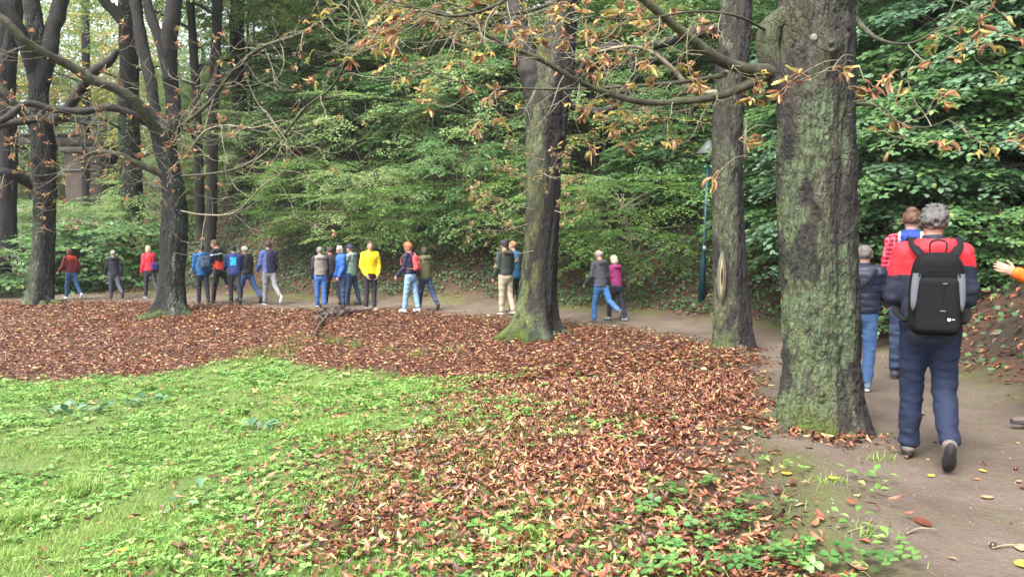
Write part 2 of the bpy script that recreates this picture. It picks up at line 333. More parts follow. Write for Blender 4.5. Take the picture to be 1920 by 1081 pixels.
def build_ground():
    nu, nv = 290, 300
    v = np.linspace(0, 1, nv); Y = -4 + 11 * v + 110 * v ** 3.2
    u = np.linspace(-1, 1, nu); X = u[None] * (0.85 * np.maximum(Y, 0) + 13)[:, None]; YY = np.repeat(Y[:, None], nu, 1)
    X = X + 2.0 * 0
    ZZ = Z(X, YY); V = np.stack([X, YY, ZZ], -1).reshape(-1, 3)
    i = np.arange(nv - 1)[:, None] * nu; j = np.arange(nu - 1)[None]
    F = np.stack([i + j, i + j + 1, i + nu + j + 1, i + nu + j], -1).reshape(-1, 4)
    x, y = V[:, 0], V[:, 1]; s, _ = path_sd(x, y); c = V[F].mean(1)
    lawn = lawn_cov(x, y); pm = sst(1.35, 0.95, np.abs(s) + (fb2(x, y, 1.6, 3, 44) - 0.5) * 0.9)
    hill = sst(-1.6, -2.4, s); lit = litter_cov(x, y)
    cs, _ = path_sd(c[:, 0], c[:, 1])
    cls = np.where(np.abs(cs) < PHW, 1, np.where(cs < 0, 2, 0))
    m, t, b = mat('soil_and_turf', 0.9, spec=0.2)
    g = N(t, 'ShaderNodeNewGeometry').outputs['Position']
    n1 = noise(t, 1.3, 6, g, 0.65); n2 = noise(t, 14, 6, g, 0.7); n3 = noise(t, 70, 4, g, 0.7); n4 = noise(t, 0.5, 4, g)
    dirt = ramp(t, n1, [(.3, (.068, .049, .036)), (.45, (.118, .088, .068)), (.6, (.155, .12, .096)), (.75, (.20, .163, .136))])
    dirt = mixc(t, mth(t, 'MULTIPLY', n2, .7), dirt, (.11, .085, .066)); dirt = mixc(t, ramp(t, noise(t, 2.4, 6, g, .7), [(.5, (0, 0, 0)), (.66, (.45, .45, .45))]), dirt, (.11, .11, .05))
    dirt = mixc(t, ramp(t, n3, [(.62, (0, 0, 0)), (.72, (.7, .7, .7))]), dirt, (.33, .29, .25))
    peb = N(t, 'ShaderNodeTexVoronoi'); peb.inputs['Scale'].default_value = 34; t.links.new(g, peb.inputs['Vector'])
    pm2 = ramp(t, peb.outputs['Distance'], [(.10, (1, 1, 1)), (.16, (0, 0, 0))])
    dirt = mixc(t, mth(t, 'MULTIPLY', pm2, ramp(t, noise(t, 9, 3, g), [(.5, (0, 0, 0)), (.62, (.6, .6, .6))])), dirt, (.32, .29, .26))
    mossy = ramp(t, noise(t, 1.1, 5, g, 0.6), [(.42, (0, 0, 0)), (.6, (1, 1, 1))])
    humus = ramp(t, n2, [(.3, (.035, .022, .015)), (.6, (.085, .042, .028)), (.8, (.14, .07, .045))])
    verge = mixc(t, mth(t, 'MULTIPLY', mossy, .75), mixc(t, 0.6, dirt, (.055, .04, .026)), mixc(t, n3, (.06, .075, .02), (.13, .145, .04)))
    turf = ramp(t, n2, [(.3, (.07, .11, .03)), (.6, (.12, .17, .045)), (.85, (.17, .16, .07))])
    c1 = mixc(t, attr(t, 'litter'), verge, humus); c1 = mixc(t, attr(t, 'lawn'), c1, turf); c1 = mixc(t, attr(t, 'hill'), c1, mixc(t, ramp(t, n4, [(.4, (0, 0, 0)), (.6, (1, 1, 1))]), humus, (.03, .026, .018)))
    c1 = mixc(t, attr(t, 'track'), c1, dirt); t.links.new(c1, b.inputs['Base Color'])
    bump(t, b, mth(t, 'ADD', mth(t, 'MULTIPLY', n2, 1.0), mth(t, 'ADD', mth(t, 'MULTIPLY', n3, .35), mth(t, 'MULTIPLY', pm2, .3))), 1.0, 0.05)
    for k, nm in ((0, 'ground'), (1, 'path'), (2, 'hillside')):
        f = F[cls == k]; used = np.unique(f); mp = np.full(len(V), -1); mp[used] = np.arange(len(used))
        me = make_mesh(nm, V[used], mp[f], True, {'lawn': lawn[used], 'track': pm[used], 'litter': lit[used], 'hill': hill[used]})
        link(nm, me, m, kind='structure')
build_ground()
# ------------------------------------------------------------------ foliage
KITE_V = np.array([[0, 0, 0], [.30, .42, .05], [0, 1.0, -.06], [-.30, .42, .05]]); KITE_F = np.array([[0, 1, 2], [0, 2, 3]])
HEX_V = np.array([[0, 0, 0], [.30, .25, .04], [.34, .6, .03], [0, 1.0, -.10], [-.34, .6, .03], [-.30, .25, .04], [0, .45, -.03]])
HEX_F = np.array([[0, 1, 6], [1, 2, 6], [2, 3, 6], [3, 4, 6], [4, 5, 6], [5, 0, 6]])
def curl_leaf(seg=3, wid=.2, curl=1.2, fold=.5, twist=.4):   # a dry, rolled leaflet
    t = np.linspace(0, 1, seg + 1); w = wid * np.sin(np.clip(t * .9 + .07, 0, 1) * math.pi) ** .7; a = (t - .5) * curl
    y = np.cumsum(np.concatenate([[0], np.cos(a[1:]) / seg])); z = np.cumsum(np.concatenate([[0], np.sin(a[1:]) / seg])); tw = (t - .5) * twist
    L = np.stack([-w * np.cos(tw), y, z + w * fold - w * np.sin(tw)], -1); Rr = np.stack([w * np.cos(tw), y, z + w * fold + w * np.sin(tw)], -1); C = np.stack([0 * t, y, z], -1)
    V = np.concatenate([L, C, Rr]); n = seg + 1; i = np.arange(seg)
    F = np.concatenate([np.stack([i, i + n, i + n + 1, i + 1], -1), np.stack([i + n, i + 2 * n, i + 2 * n + 1, i + n + 1], -1)])
    return V, F
CURLS = [curl_leaf(2, .17, 1.6, .7, .8), curl_leaf(2, .13, -1.3, .9, -1.1), curl_leaf(2, .21, .6, -.6, .9), curl_leaf(2, .15, 2.2, .6, 1.3), curl_leaf(2, .19, -.5, .6, .4)]
def cheap_curl(wid, fold, bend):
    V = np.array([[0, 0, 0], [-wid, .5, fold + bend], [wid, .45, fold * .6 + bend], [0, 1, bend * .3]]); return V, np.array([[0, 1, 3], [0, 3, 2]])
CHEAP = [cheap_curl(.17, .12, .15), cheap_curl(.14, -.14, .2), cheap_curl(.21, .16, .02)]

def spray(r_, length=1.1, leaf=.085, n=64):     # one flat layered twig: positions and directions of its leaves
    P0, D, U = [], [], []
    k = int(n ** .5 * 1.1)
    for i in range(k):
        t = (i + 1) / k; side = 1 if i % 2 else -1
        sl_ = length * .5 * (1 - t * .75) * r_.uniform(.7, 1.15); m = max(2, int(n / k * (1.4 - t * .8)))
        b = np.array([0, length * t, -.14 * length * t ** 2]); d = nrm(np.array([side * math.cos(.75), math.sin(.75), -.1]))
        for q in range(m):
            u = (q + .6) / m; p = b + d * sl_ * u + np.array([0, 0, -.12 * sl_ * u * u]); s2 = 1 if q % 2 else -1
            dd = nrm(d * .8 + np.array([-d[1] * s2, d[0] * s2, 0]) * .8 * side + r_.normal(0, .16, 3) + [0, 0, -.16])
            P0.append(p + r_.normal(0, .015, 3)); D.append(dd); U.append(nrm(np.array([0, 0, 1.]) + r_.normal(0, .26, 3)))
    return np.array(P0), np.array(D), np.array(U), np.full(len(P0), leaf) * r_.uniform(.7, 1.25, len(P0))
def rotz(a): c, s = np.cos(a), np.sin(a); o = np.zeros_like(a); l = np.ones_like(a); return np.stack([np.stack([c, -s, o], -1), np.stack([s, c, o], -1), np.stack([o, o, l], -1)], -2)
def rotx(a): c, s = np.cos(a), np.sin(a); o = np.zeros_like(a); l = np.ones_like(a); return np.stack([np.stack([l, o, o], -1), np.stack([o, c, -s], -1), np.stack([o, s, c], -1)], -2)
def crown_mesh(name, seed, sprays, rx, rz, z0, leaf=.085, n=60, length=1.1, LV=KITE_V, LF=KITE_F, inner=.35, droop=(-.5, .25), tiers=0, flat=False):
    """Leafy crown: flat sprays set in tiers through an uneven volume; returns mesh and spray roots."""
    r_ = np.random.default_rng(seed); tv = [spray(r_, length, leaf, n) for _ in range(5)]
    a = r_.uniform(0, 2 * math.pi, sprays); ph = r_.uniform(-1, 1, sprays); rad = r_.uniform(inner, 1, sprays) ** .6
    if tiers: ph = (np.floor((ph + 1) / 2 * tiers) + .5 + r_.normal(0, .12, sprays)) / tiers * 2 - 1
    ph = np.clip(ph, -.98, .98)
    shell = np.sqrt(1 - (ph * .9) ** 2) * (0.72 + .5 * vn(np.stack([np.cos(a) * 1.6, np.sin(a) * 1.6, ph * 2.5], -1) + seed, seed))
    pos = np.stack([np.cos(a) * shell * rad * rx, np.sin(a) * shell * rad * rx, z0 + rz * (ph + 1) + .15 * rz * (1 - rad)], -1)
    rm = rotz(a - math.pi / 2 + r_.normal(0, .45, sprays)) @ rotx(r_.uniform(droop[0], droop[1], sprays)) ; sc = r_.uniform(.7, 1.25, sprays)
    VV, FF, AA, n0 = [], [], [], 0
    tone = r_.uniform(0, 1, sprays) * .45
    for k in range(5):
        m = np.arange(sprays) % 5 == k; p, d, u, s = tv[k]
        pp = np.einsum('nij,lj->nli', rm[m] * sc[m][:, None, None], p) + pos[m][:, None]
        dd = np.einsum('nij,lj->nli', rm[m], d); uu = np.einsum('nij,lj->nli', rm[m], u)
        B = basis(dd.reshape(-1, 3), uu.reshape(-1, 3), np.tile(s, m.sum()))
        rn = np.clip(np.repeat(tone[m], len(p)) + r_.uniform(0, .5, m.sum() * len(p)) + (r_.uniform(0, 1, m.sum() * len(p)) > .985) * .5, 0, 1)
        V, F, A_ = scatter(LV, LF, pp.reshape(-1, 3), B, rn); VV.append(V); FF.append(F + n0); AA.append(A_); n0 += len(V)
    me = make_mesh(name, np.concatenate(VV), np.concatenate(FF), False, {'rnd': np.concatenate(AA)})
    return me, pos
def stems_mesh(name, seed, pos, z0, k=26, r0=.035, nst=3, spread=.25):
    r_ = np.random.default_rng(seed); mb = MB(); top = pos[:, 2].max()
    roots = []
    for s in range(nst):
        a = r_.uniform(0, 6.28); lean = np.array([math.cos(a), math.sin(a)]) * spread * r_.uniform(.5, 1.6)
        zz = np.linspace(-.3, top * .85, 6); pt = np.stack([lean[0] * zz + r_.normal(0, .04, 6), lean[1] * zz + r_.normal(0, .04, 6), zz], -1)
        V, F = tube(pt, np.linspace(r0, r0 * .25, 6), 6, 12); mb.add(V, F); roots.append(pt)
    for i in r_.choice(len(pos), min(k, len(pos)), replace=False):
        q = roots[i % nst]; z = np.clip(pos[i][2] * .72, 0, top * .8); b = np.array([np.interp(z, q[:, 2], q[:, 0]), np.interp(z, q[:, 2], q[:, 1]), z])
        m = (b + pos[i]) / 2 + [0, 0, .12]; V, F = tube([b, m, pos[i], pos[i] + nrm(pos[i] - m) * .5], [r0 * .4, r0 * .28, r0 * .16, r0 * .06], 4, 7, False); mb.add(V, F)
    return mb.mesh(name)

# ------------------------------------------------------------------ trunks and limbs
def trunk_mesh(name, pts, rad, sides, n, seed, flare=(), dark=None, lich=0.3, alg=0.3, moss=0.3, wht=0.0, amp=.012, plate=16.0, knots=(), ground=None, seam=None):
    """pts/rad: centre line and radii. flare: (angle, strength, width) root buttresses. dark: (angle, halfwidth) wet streak. Angles in degrees, 0 = +x, -90 = towards the camera."""
    def disp(Q, rr, th, t):
        c = Q; ang = np.arctan2(Q[..., 1] - np.repeat(C[:, None, 1], Q.shape[1], 1), Q[..., 0] - np.repeat(C[:, None, 0], Q.shape[1], 1))
        h = c[..., 2] - base
        k = 1 + .05 * np.sin(3 * ang + seed + h * .5) + .03 * np.sin(5 * ang + seed * 2 - h * .8) + (vn(c * 2.0, seed) - .5) * .12
        for a, s, w in flare:
            da = np.abs((ang - R(a) + math.pi) % (2 * math.pi) - math.pi)
            k = k + s * np.exp(-(da / R(w)) ** 2) * np.exp(-np.maximum(h, 0) / .28)
        if flare: k = k + .10 * np.exp(-np.maximum(h, 0) / .16) + .05 * np.exp(-np.maximum(h, 0) / .8)
        for a, hz, s, w in knots:
            da = np.abs((ang - R(a) + math.pi) % (2 * math.pi) - math.pi) * rr; d2 = (da ** 2 + (h - hz) ** 2) / w ** 2
            k = k + s * np.exp(-d2) - s * .9 * np.exp(-d2 * 9)
        if seam is not None:
            da = np.abs((ang - R(seam) + math.pi + .25 * np.sin(h * 1.3)) % (2 * math.pi) - math.pi); k = k - .07 * np.exp(-(da / .12) ** 2)
        rr = rr * k
        q = c * [plate, plate, plate * .36]; w_ = fbm(c * 11, 4, seed) - .5
        F1, F2, ID = cell(q + w_[..., None] * [1.5, 1.5, 2.2], seed); e = np.clip((F2 - F1) / .22, 0, 1) ** .6
        disp.crk = (1 - np.clip((F2 - F1) / .10, 0, 1)) * sst(.35, .6, fbm(c * 3.0, 2, seed + 9))
        rr = rr + amp * (e * (.4 + 1.3 * ID) - .7) + amp * 1.2 * (fbm(c * [60, 60, 16], 2, seed + 6) - .5) + amp * 2.0 * (fbm(c * 24 * [1, 1, .5], 3, seed + 4) - .5)
        fis = np.clip(1 - np.abs(fbm(c * [15, 15, 2.0], 3, seed + 12) - .5) * 16, 0, 1); rr = rr - amp * 1.5 * fis; disp.crk = np.maximum(disp.crk, fis * .75)
        disp.c, disp.ang, disp.h = c, ang, h
        return rr
    C, _ = resample(pts, rad, n); base = 0.0
    V, F = tube(pts, rad, sides, n, True, disp)
    c, ang, h = disp.c, disp.ang, disp.h; n2 = len(V) - c.shape[0] * c.shape[1]
    def A(x): return np.concatenate([np.clip(x, 0, 1).ravel(), np.zeros(n2)])
    amp2 = amp; nz = fbm(c * [2.5, 2.5, 1.0], 4, seed + 30); nz2 = fbm(c * [5, 5, 3], 4, seed + 31)
    dk = np.zeros(c.shape[:2])
    for a, hw, st in (dark or ()):
        da = np.abs((ang - R(a) + math.pi) % (2 * math.pi) - math.pi); dk = np.maximum(dk, st * sst(R(hw) * 1.25, R(hw) * .7, da + (nz - .5) * 1.1))
    dk = np.maximum(dk, .85 * sst(.56, .64, fbm(c * [5, 5, 2.2], 4, seed + 40)) * (lich > .3))
    left = sst(-.2, .9, -np.cos(ang) * .8 - np.sin(ang) * .35)
    at = {'rnd': A(nz), 'dark': A(dk), 'lich': A(lich * 2.2 * sst(.38, .62, nz) * (1 - dk * .6) * (.45 + .55 * np.exp(-h / 1.5) + .2 * left)),
          'alg': A(alg * 2 * left * sst(.3, .6, nz2) * np.exp(-h / 4.0)), 'wht': A(wht * 2 * sst(.4, .6, nz2)),
          'moss': A(moss * sst(.26, .02, h + (nz2 - .5) * .6) * sst(.35, .75, left + (nz2 - .5) * 1.2)), 'crk': A(disp.crk)}
    return make_mesh(name, V, F, True, at)
def limb(name, pts, rad, m=None, sides=8, parent=None, n=None, seed=1, rough=.12):
    V, F = tube(pts, rad, sides, n or len(pts) * 7, True, lambda Q, rr, th, t: rr * (1 + rough * 2 * (fbm(Q * 9, 3, seed) - .5) + rough * (vn(Q * 2.5, seed) - .5) * 2))
    nz = fbm(V * 5, 3, seed)
    return link(name, make_mesh(name, V, F, True, {'rnd': nz, 'dark': nz * (.5 if m is not M_BARKD else 1.5), 'lich': sst(.5, .7, nz) * .6, 'alg': sst(.4, .6, nz) * .4, 'wht': 0 * nz, 'moss': 0 * nz, 'crk': 0 * nz}), m or M_LIMB, parent)
def twig_path(r_, p, d, L, up=.9, n=7):         # sags away from the limb, then turns up at the tip
    pts = [np.array(p, float)]; d = nrm(d)
    for i in range(n):
        t = i / n; d = nrm(d + np.array([0, 0, -.22 if t < .35 else up * .30]) + r_.normal(0, .13, 3)); pts.append(pts[-1] + d * L / n)
    return np.array(pts)
LEAFDIM = [(.15, 3), (.12, 4)]
def leaf_cluster(seed, size=.14, n=6, drop=.6, spread=1.0, pale=0.0):  # hanging hand of withered leaflets
    r_ = np.random.default_rng(seed); mb = MB()
    st = np.array([[0, 0, 0], [0, .03, .01], [0, .07, -.01]]); V, F = tube(st, [.0035, .003, .002], 4, 4, False); mb.add(V, F, .6)
    for i in range(n):
        a = (i - (n - 1) / 2) / n * 2.2 * spread + r_.normal(0, .2); d = nrm(np.array([math.sin(a), math.cos(a) * .8 + .1, -drop * r_.uniform(.3, 1.4)]))
        V, F = curl_leaf(5, .085 + .06 * r_.random(), r_.uniform(-3.0, 3.0), r_.uniform(.6, 1.8), r_.uniform(-2.2, 2.2))
        B = basis(d[None], nrm(np.array([[0, 0, 1.]]) + r_.normal(0, .4, (1, 3))), np.array([size * r_.uniform(.6, 1.2)]))[0]
        mb.add(V @ B.T + [0, .07, -.01], F, np.clip(r_.uniform(.1, .95), 0, 1))
    return mb.mesh('leaf', True)
CLUST = [leaf_cluster(100 + i, .105, 3 + i % 4, .35 + .25 * (i % 3)) for i in range(8)]
for _m in CLUST: _m.materials.append(M_HANG)
PCLUST = [leaf_cluster(140 + i, .10, 4 + i % 3, .3, 1.5) for i in range(5)]
for _m in PCLUST: _m.materials.append(M_PALE)
YCLUST = [leaf_cluster(160 + i, .10, 3, .2, 1.2) for i in range(3)]
for _m in YCLUST: _m.materials.append(M_YELL)
def put_leaf(me, parent, p, d, s, r_):
    B = basis(nrm(np.asarray(d, float))[None], nrm(np.array([[0, 0, 1.]]) + r_.normal(0, .3, (1, 3))), np.array([s]))[0]
    M = Matrix(((B[0][0], B[0][1], B[0][2], p[0]), (B[1][0], B[1][1], B[1][2], p[1]), (B[2][0], B[2][1], B[2][2], p[2]), (0, 0, 0, 1)))
    o = bpy.data.objects.new('leaf', me); COL.objects.link(o); o.parent = parent
    o.matrix_local = M; return o
LEAFCOUNT = [0]
def twigs_on(limb_pts, parent, seed, n=10, L=(.5, 1.3), r0=.008, t0=.25, leafp=.6, leaves=True, out=None, big=True, side=None, pal=None, lsc=1.0, minpx=9):
    """Twigs along a limb (one mesh) with withered leaf hands at their tips; limb_pts relative to the tree root's own space."""
    r_ = np.random.default_rng(seed); Q, _ = resample(limb_pts, np.ones(len(limb_pts)), 60); T, _, _ = frames(Q); mb = MB(); tips = []
    for i in range(n):
        k = int((t0 + (1 - t0) * (i + r_.random()) / n) * 59); d = T[k] * .7 + r_.normal(0, .55, 3) + [0, 0, -.05]
        if side is not None: d = d + np.asarray(side) * .6
        l = r_.uniform(*L); pt = twig_path(r_, Q[k], d, l); V, F = tube(pt, np.linspace(r0, r0 * .3, len(pt)), 5, 14, False); mb.add(V, F)
        tips.append((pt[-1], nrm(pt[-1] - pt[-2])))
        for q in range(r_.integers(1, 4)):
            j = r_.integers(2, len(pt) - 1); p2 = twig_path(r_, pt[j], nrm(pt[j] - pt[j - 1]) + r_.normal(0, .7, 3), l * r_.uniform(.25, .55), .9, 5)
            V, F = tube(p2, np.linspace(r0 * .55, r0 * .22, len(p2)), 4, 9, False); mb.add(V, F); tips.append((p2[-1], nrm(p2[-1] - p2[-2])))
    link('twigs', mb.mesh('twigs'), M_TWIG, parent, kind='stuff')
    loose = MB()
    if leaves:
        for p, d in tips:
            if r_.random() > leafp: continue
            for q in range(r_.integers(1, 4)):
                me = (pal or CLUST)[r_.integers(len(pal or CLUST))]
                if pal is None and r_.random() < .32: me = YCLUST[r_.integers(3)]
                dd = d + r_.normal(0, .5, 3); dd[2] -= .3
                if LEAFCOUNT[0] < 296 and big: put_leaf(me, parent, p, dd, r_.uniform(.75, 1.25) * lsc, r_); LEAFCOUNT[0] += 1
                else:
                    for w in range(4):
                        V, F = CHEAP[r_.integers(3)]; B = basis((dd + r_.normal(0, .6, 3))[None], nrm(np.array([[0, 0, 1.]]) + r_.normal(0, .5, (1, 3))), np.array([.12 * lsc * r_.uniform(.6, 1.2)]))[0]
                        loose.add(V @ B.T + p, F, r_.random())
    if loose.V: link('foliage', loose.mesh('foliage', False), M_PALE if pal is PCLUST else M_HANG, parent, kind='stuff')
    return tips

# T1: the big trunk at the right
def img(pts, root):                             # picture positions with depths -> points in the tree's own space
    return np.array([P(*q) for q in pts]) - np.asarray(root)
def trunk_from(base, top_pts, rads, extra=2):   # centre line through picture positions at one depth
    return np.array(top_pts), np.array(rads)
g1 = gp(1536, 818)
d1 = g1[1] + .33
root1 = np.array([P(1540, 500, d1)[0], d1, float(Z(P(1540, 500, d1)[0], d1))])
t1 = thing('chestnut_tree', 'thick flaky chestnut trunk with green lichen beside the near end of the path', 'tree', root1)
w1 = lambda px: px / 2 / FPX * d1
tp = np.array([P(1542, 845, d1), P(1541, 800, d1), P(1538, 740, d1), P(1536, 650, d1), P(1533, 520, d1), P(1530, 380, d1), P(1528, 240, d1), P(1530, 120, d1), P(1532, 0, d1), P(1536, -160, d1), P(1540, -500, d1 + .2), P(1560, -1100, d1 + .5)]) - root1
tp[0, 2] = -.15
link('trunk', trunk_mesh('trunk', tp, [w1(152), w1(149), w1(141), w1(134), w1(133), w1(132), w1(134), w1(133), w1(126), w1(141), w1(132), w1(85)], 180, 450, 3,
     flare=((-150, .20, 24), (-100, .08, 16), (-55, .12, 16), (-12, .08, 20), (170, .12, 25), (80, .2, 35)), dark=((-22, 36, .85), (-78, 8, .6), (20, 40, .9)), lich=.75, alg=.32, moss=.9, wht=.08, amp=.010, plate=21,
     knots=((-93, 0, 0, .1), (-92, 2.97, .22, .06), (-60, 3.1, .10, .07), (-120, 1.9, .05, .1)), seam=-62), M_BARK, t1)
kn = P(1528, 70, d1 - w1(152)) - root1            # pale heartwood in the old branch scar
V, F = lathe([(0, .0), (.010, .002), (.020, .0), (.026, -.02)], 14); V = V @ np.array(Matrix.Rotation(R(90), 3, 'X')).T * [1, 1, 1.2]
mk, tk, bk = mat('pale_scar_wood', .8, (.42, .40, .36)); tk.links.new(ramp(tk, noise(tk, 60, 3, objco(tk)), [(.35, (.12, .11, .1)), (.55, (.14, .13, .115))]), bk.inputs['Base Color'])
link('branch_scar', make_mesh('branch_scar', V * [1, 1, 1] + kn + [0, -.0, 0], F), mk, t1)
# swollen stub at the left of the trunk
limb('branch', img([(1500, 175, d1), (1462, 150, d1), (1440, 95, d1), (1445, 55, d1), (1475, 30, d1), (1500, 0, d1 + .05)], root1), [.13, .12, .10, .095, .10, .09], M_BARK, 20, t1, 46, 4, .2)
la = img([(1500, 150, d1), (1455, 136, d1 - .02), (1400, 130, d1 - .1), (1345, 110, d1 - .2), (1290, 68, d1 - .3), (1240, 28, d1 - .4), (1195, -10, d1 - .5), (1120, -60, d1 - .7), (1020, -130, d1 - 1)], root1)
limb('branch', la, [.075, .058, .050, .042, .034, .029, .026, .02, .012], M_LIMB, 12, t1, 80, 5)
lb = img([(1440, 138, d1 - .02), (1390, 165, d1 - .1), (1340, 182, d1 - .15), (1280, 190, d1 - .2), (1210, 192, d1 - .25), (1140, 175, d1 - .3), (1080, 150, d1 - .4), (1010, 110, d1 - .5), (940, 82, d1 - .6), (880, 46, d1 - .7), (820, 22, d1 - .8), (730, 8, d1 - .9), (640, -20, d1 - 1)], root1)
limb('branch', lb, [.052, .036, .030, .027, .024, .022, .020, .018, .016, .013, .009, .006, .004], M_LIMB, 10, t1, 110, 6)
lc = img([(1360, 140, d1 - .15), (1320, 148, d1 + .1), (1260, 156, d1 + .2), (1180, 162, d1 + .3), (1080, 167, d1 + .3), (980, 166, d1 + .2), (900, 160, d1 + .1), (820, 142, d1), (760, 110, d1 - .1), (735, 80, d1 - .2)], root1)
limb('branch', lc, [.022, .018, .016, .013, .011, .009, .007, .006, .004, .003], M_LIMB, 8, t1, 80, 7)
ld = img([(1590, 20, d1), (1640, 70, d1 - .3), (1700, 82, d1 - .4), (1750, 60, d1 - .5), (1780, 25, d1 - .5), (1800, -30, d1 - .5)], root1)
limb('branch', ld, [.03, .015, .009, .007, .005, .003], M_LIMB, 8, t1, 50, 8)
le = img([(1590, 195, d1), (1650, 200, d1 - .4), (1690, 232, d1 - .6), (1740, 238, d1 - .7), (1790, 218, d1 - .8)], root1)
limb('branch', le, [.02, .006, .005, .004, .003], M_LIMB, 8, t1, 40, 9)
lf = img([(1000, -70, d1 - .6), (960, -10, d1 - .8), (900, 22, d1 - .9), (840, 30, d1 - 1), (770, 12, d1 - 1), (700, -8, d1 - 1)], root1)
limb('branch', lf, [.016, .013, .01, .008, .006, .004], M_LIMB, 8, t1, 40, 10)
lg = img([(1440, 60, d1), (1380, 30, d1 - .4), (1300, 22, d1 - .5), (1200, 36, d1 - .6), (1110, 30, d1 - .7), (1040, 5, d1 - .8)], root1)
limb('branch', lg, [.012, .01, .008, .007, .005, .004], M_LIMB, 7, t1, 40, 10)
twigs_on(la, t1, 11, 12, (.3, .8), .005, .2, .4, lsc=.85)
twigs_on(lb, t1, 12, 34, (.3, .8), .0042, .1, .42, lsc=.8)
twigs_on(lc, t1, 13, 24, (.25, .7), .004, .1, .42, lsc=.8)
twigs_on(ld, t1, 14, 5, (.25, .5), .004, .3, .65)
twigs_on(le, t1, 15, 4, (.2, .45), .004, .3, .8)
twigs_on(lf, t1, 16, 14, (.3, .7), .0045, .1, .6, lsc=.8)
twigs_on(lg, t1, 17, 9, (.3, .6), .004, .2, .5, lsc=.8)
for k, (px, py, dd) in enumerate([(1500, 140, (-1, 0, -.1)), (1480, 160, (-1, 0, -.6)), (1560, 130, (1, -.2, .2)), (1590, 165, (1, 0, .1)), (1620, 150, (.9, 0, -.5)), (1350, 320, (-.7, -.3, -.5)), (1385, 262, (1, 0, .1)), (1660, 215, (1, 0, -.4)), (1520, 150, (-.6, 0, .5))]):
    r_ = np.random.default_rng(300 + k); dq = d1 - .45 if px > 1400 else d1 - .6; p = P(px, py, dq) - root1
    st = P(min(px + 170, 1600) if px > 1400 else px + 60, py - 25, d1 - .2) - root1
    V, F = tube([st, (st + p) / 2 + [0, 0, .05], p], [.004, .003, .002], 5, 10, False); link('twig', make_mesh('twig', V, F), M_TWIG, t1)
    put_leaf(CLUST[k % 8], t1, p, dd, 1.15, r_); put_leaf(CLUST[(k + 3) % 8], t1, p + [0, -.02, -.01], np.array(dd) + [0, .3, -.4], .9, r_)

# T2: slimmer trunk behind it
g2 = gp(1366, 655); d2 = g2[1] + .3; x2 = P(1368, 500, d2)[0]; root2 = np.array([x2, d2, float(Z(x2, d2))])
t2 = thing('chestnut_tree', 'slim grey chestnut trunk with a pale slit-shaped wound beside the teal lamp post', 'tree', root2)
w2 = lambda px: px / 2 / FPX * d2
tp = np.array([P(1373, 690, d2), P(1372, 650, d2), P(1371, 600, d2), P(1367, 500, d2), P(1364, 400, d2), P(1363, 300, d2), P(1367, 200, d2), P(1375, 100, d2), P(1382, 0, d2), P(1385, -200, d2), P(1390, -600, d2)]) - root2
link('trunk', trunk_mesh('trunk', tp, [w2(76), w2(72), w2(67), w2(60), w2(56), w2(54), w2(55), w2(56), w2(55), w2(53), w2(35)], 130, 330, 8,
     flare=((-140, .2, 22), (-40, .18, 22), (80, .2, 40)), dark=((-38, 38, .85), (20, 50, .85)), lich=.35, alg=.3, moss=.6, wht=.15, amp=.012, plate=15, knots=((-95, 3.55, .12, .07), (-75, 2.9, .15, .05), (-80, 4.3, .12, .08)), seam=-35), M_BARK, t2)
def lens_shape(w, h, dpt, n=14):
    t = np.linspace(0, 2 * math.pi, n, endpoint=False); V = [np.stack([np.sin(t) * w * k * np.abs(np.sin(t)) ** .3, np.full(n, y), np.cos(t) * h * (k if k < .4 else k)], -1) for k, y in ((1, 0), (.8, -dpt), (.55, -dpt * .8), (.12, .01))]
    V = np.concatenate(V); i = np.arange(3)[:, None] * n; j = np.arange(n)[None]; k2 = (j + 1) % n
    return V, np.stack([i + j, i + k2, i + n + k2, i + n + j], -1).reshape(-1, 4)
V, F = lens_shape(.075, .42, .03); pw = P(1354, 520, d2 - w2(71)) - root2
mk, tk, bk = mat('wound_callus', .8); tk.links.new(ramp(tk, noise(tk, 18, 4, objco(tk)), [(.3, (.05, .052, .035)), (.6, (.10, .10, .065))]), bk.inputs['Base Color'])
wd = link('wound', make_mesh('wound', V + pw + [0, .02, 0], F), mk, t2)
V, F = lens_shape(.034, .30, .02); mk2, _, _ = mat('pale_wound_wood', .75, (.20, .175, .10)); link('bare_wood', make_mesh('bare_wood', V + pw + [-.01, -.013, 0], F), mk2, wd)
V, F = lens_shape(.010, .15, .01); mk3, _, _ = mat('wound_hollow', .9, (.02, .015, .01)); link('hollow', make_mesh('hollow', V + pw + [-.01, -.036, .02], F), mk3, wd)
l = img([(1350, 60, d2), (1300, 62, d2 + .2), (1240, 82, d2 + .4), (1190, 95, d2 + .5), (1140, 88, d2 + .6), (1100, 112, d2 + .6), (1080, 150, d2 + .6)], root2)
limb('branch', l, [.12, .09, .085, .075, .065, .05, .03], M_DLIMB, 10, t2, 60, 21, .25)
l = img([(1192, 92, d2 + .5), (1182, 105, d2 + .4), (1188, 135, d2 + .3)], root2); limb('branch', l, [.05, .05, .035], M_DLIMB, 8, t2, 14, 22, .3)
l = img([(1352, 175, d2), (1300, 170, d2 - .1), (1262, 130, d2 - .2), (1215, 95, d2 - .3), (1170, 88, d2 - .4), (1110, 100, d2 - .4)], root2)
limb('branch', l, [.06, .045, .038, .03, .026, .015], M_TWIG, 8, t2, 40, 23); twigs_on(l, t2, 24, 12, (.5, 1.2), .008, .3, .6, lsc=1.2)
l = img([(1395, 300, d2), (1397, 260, d2 - .1), (1399, 225, d2)], root2); limb('branch', l, [.03, .022, .016], M_TWIG, 6, t2, 10, 25)

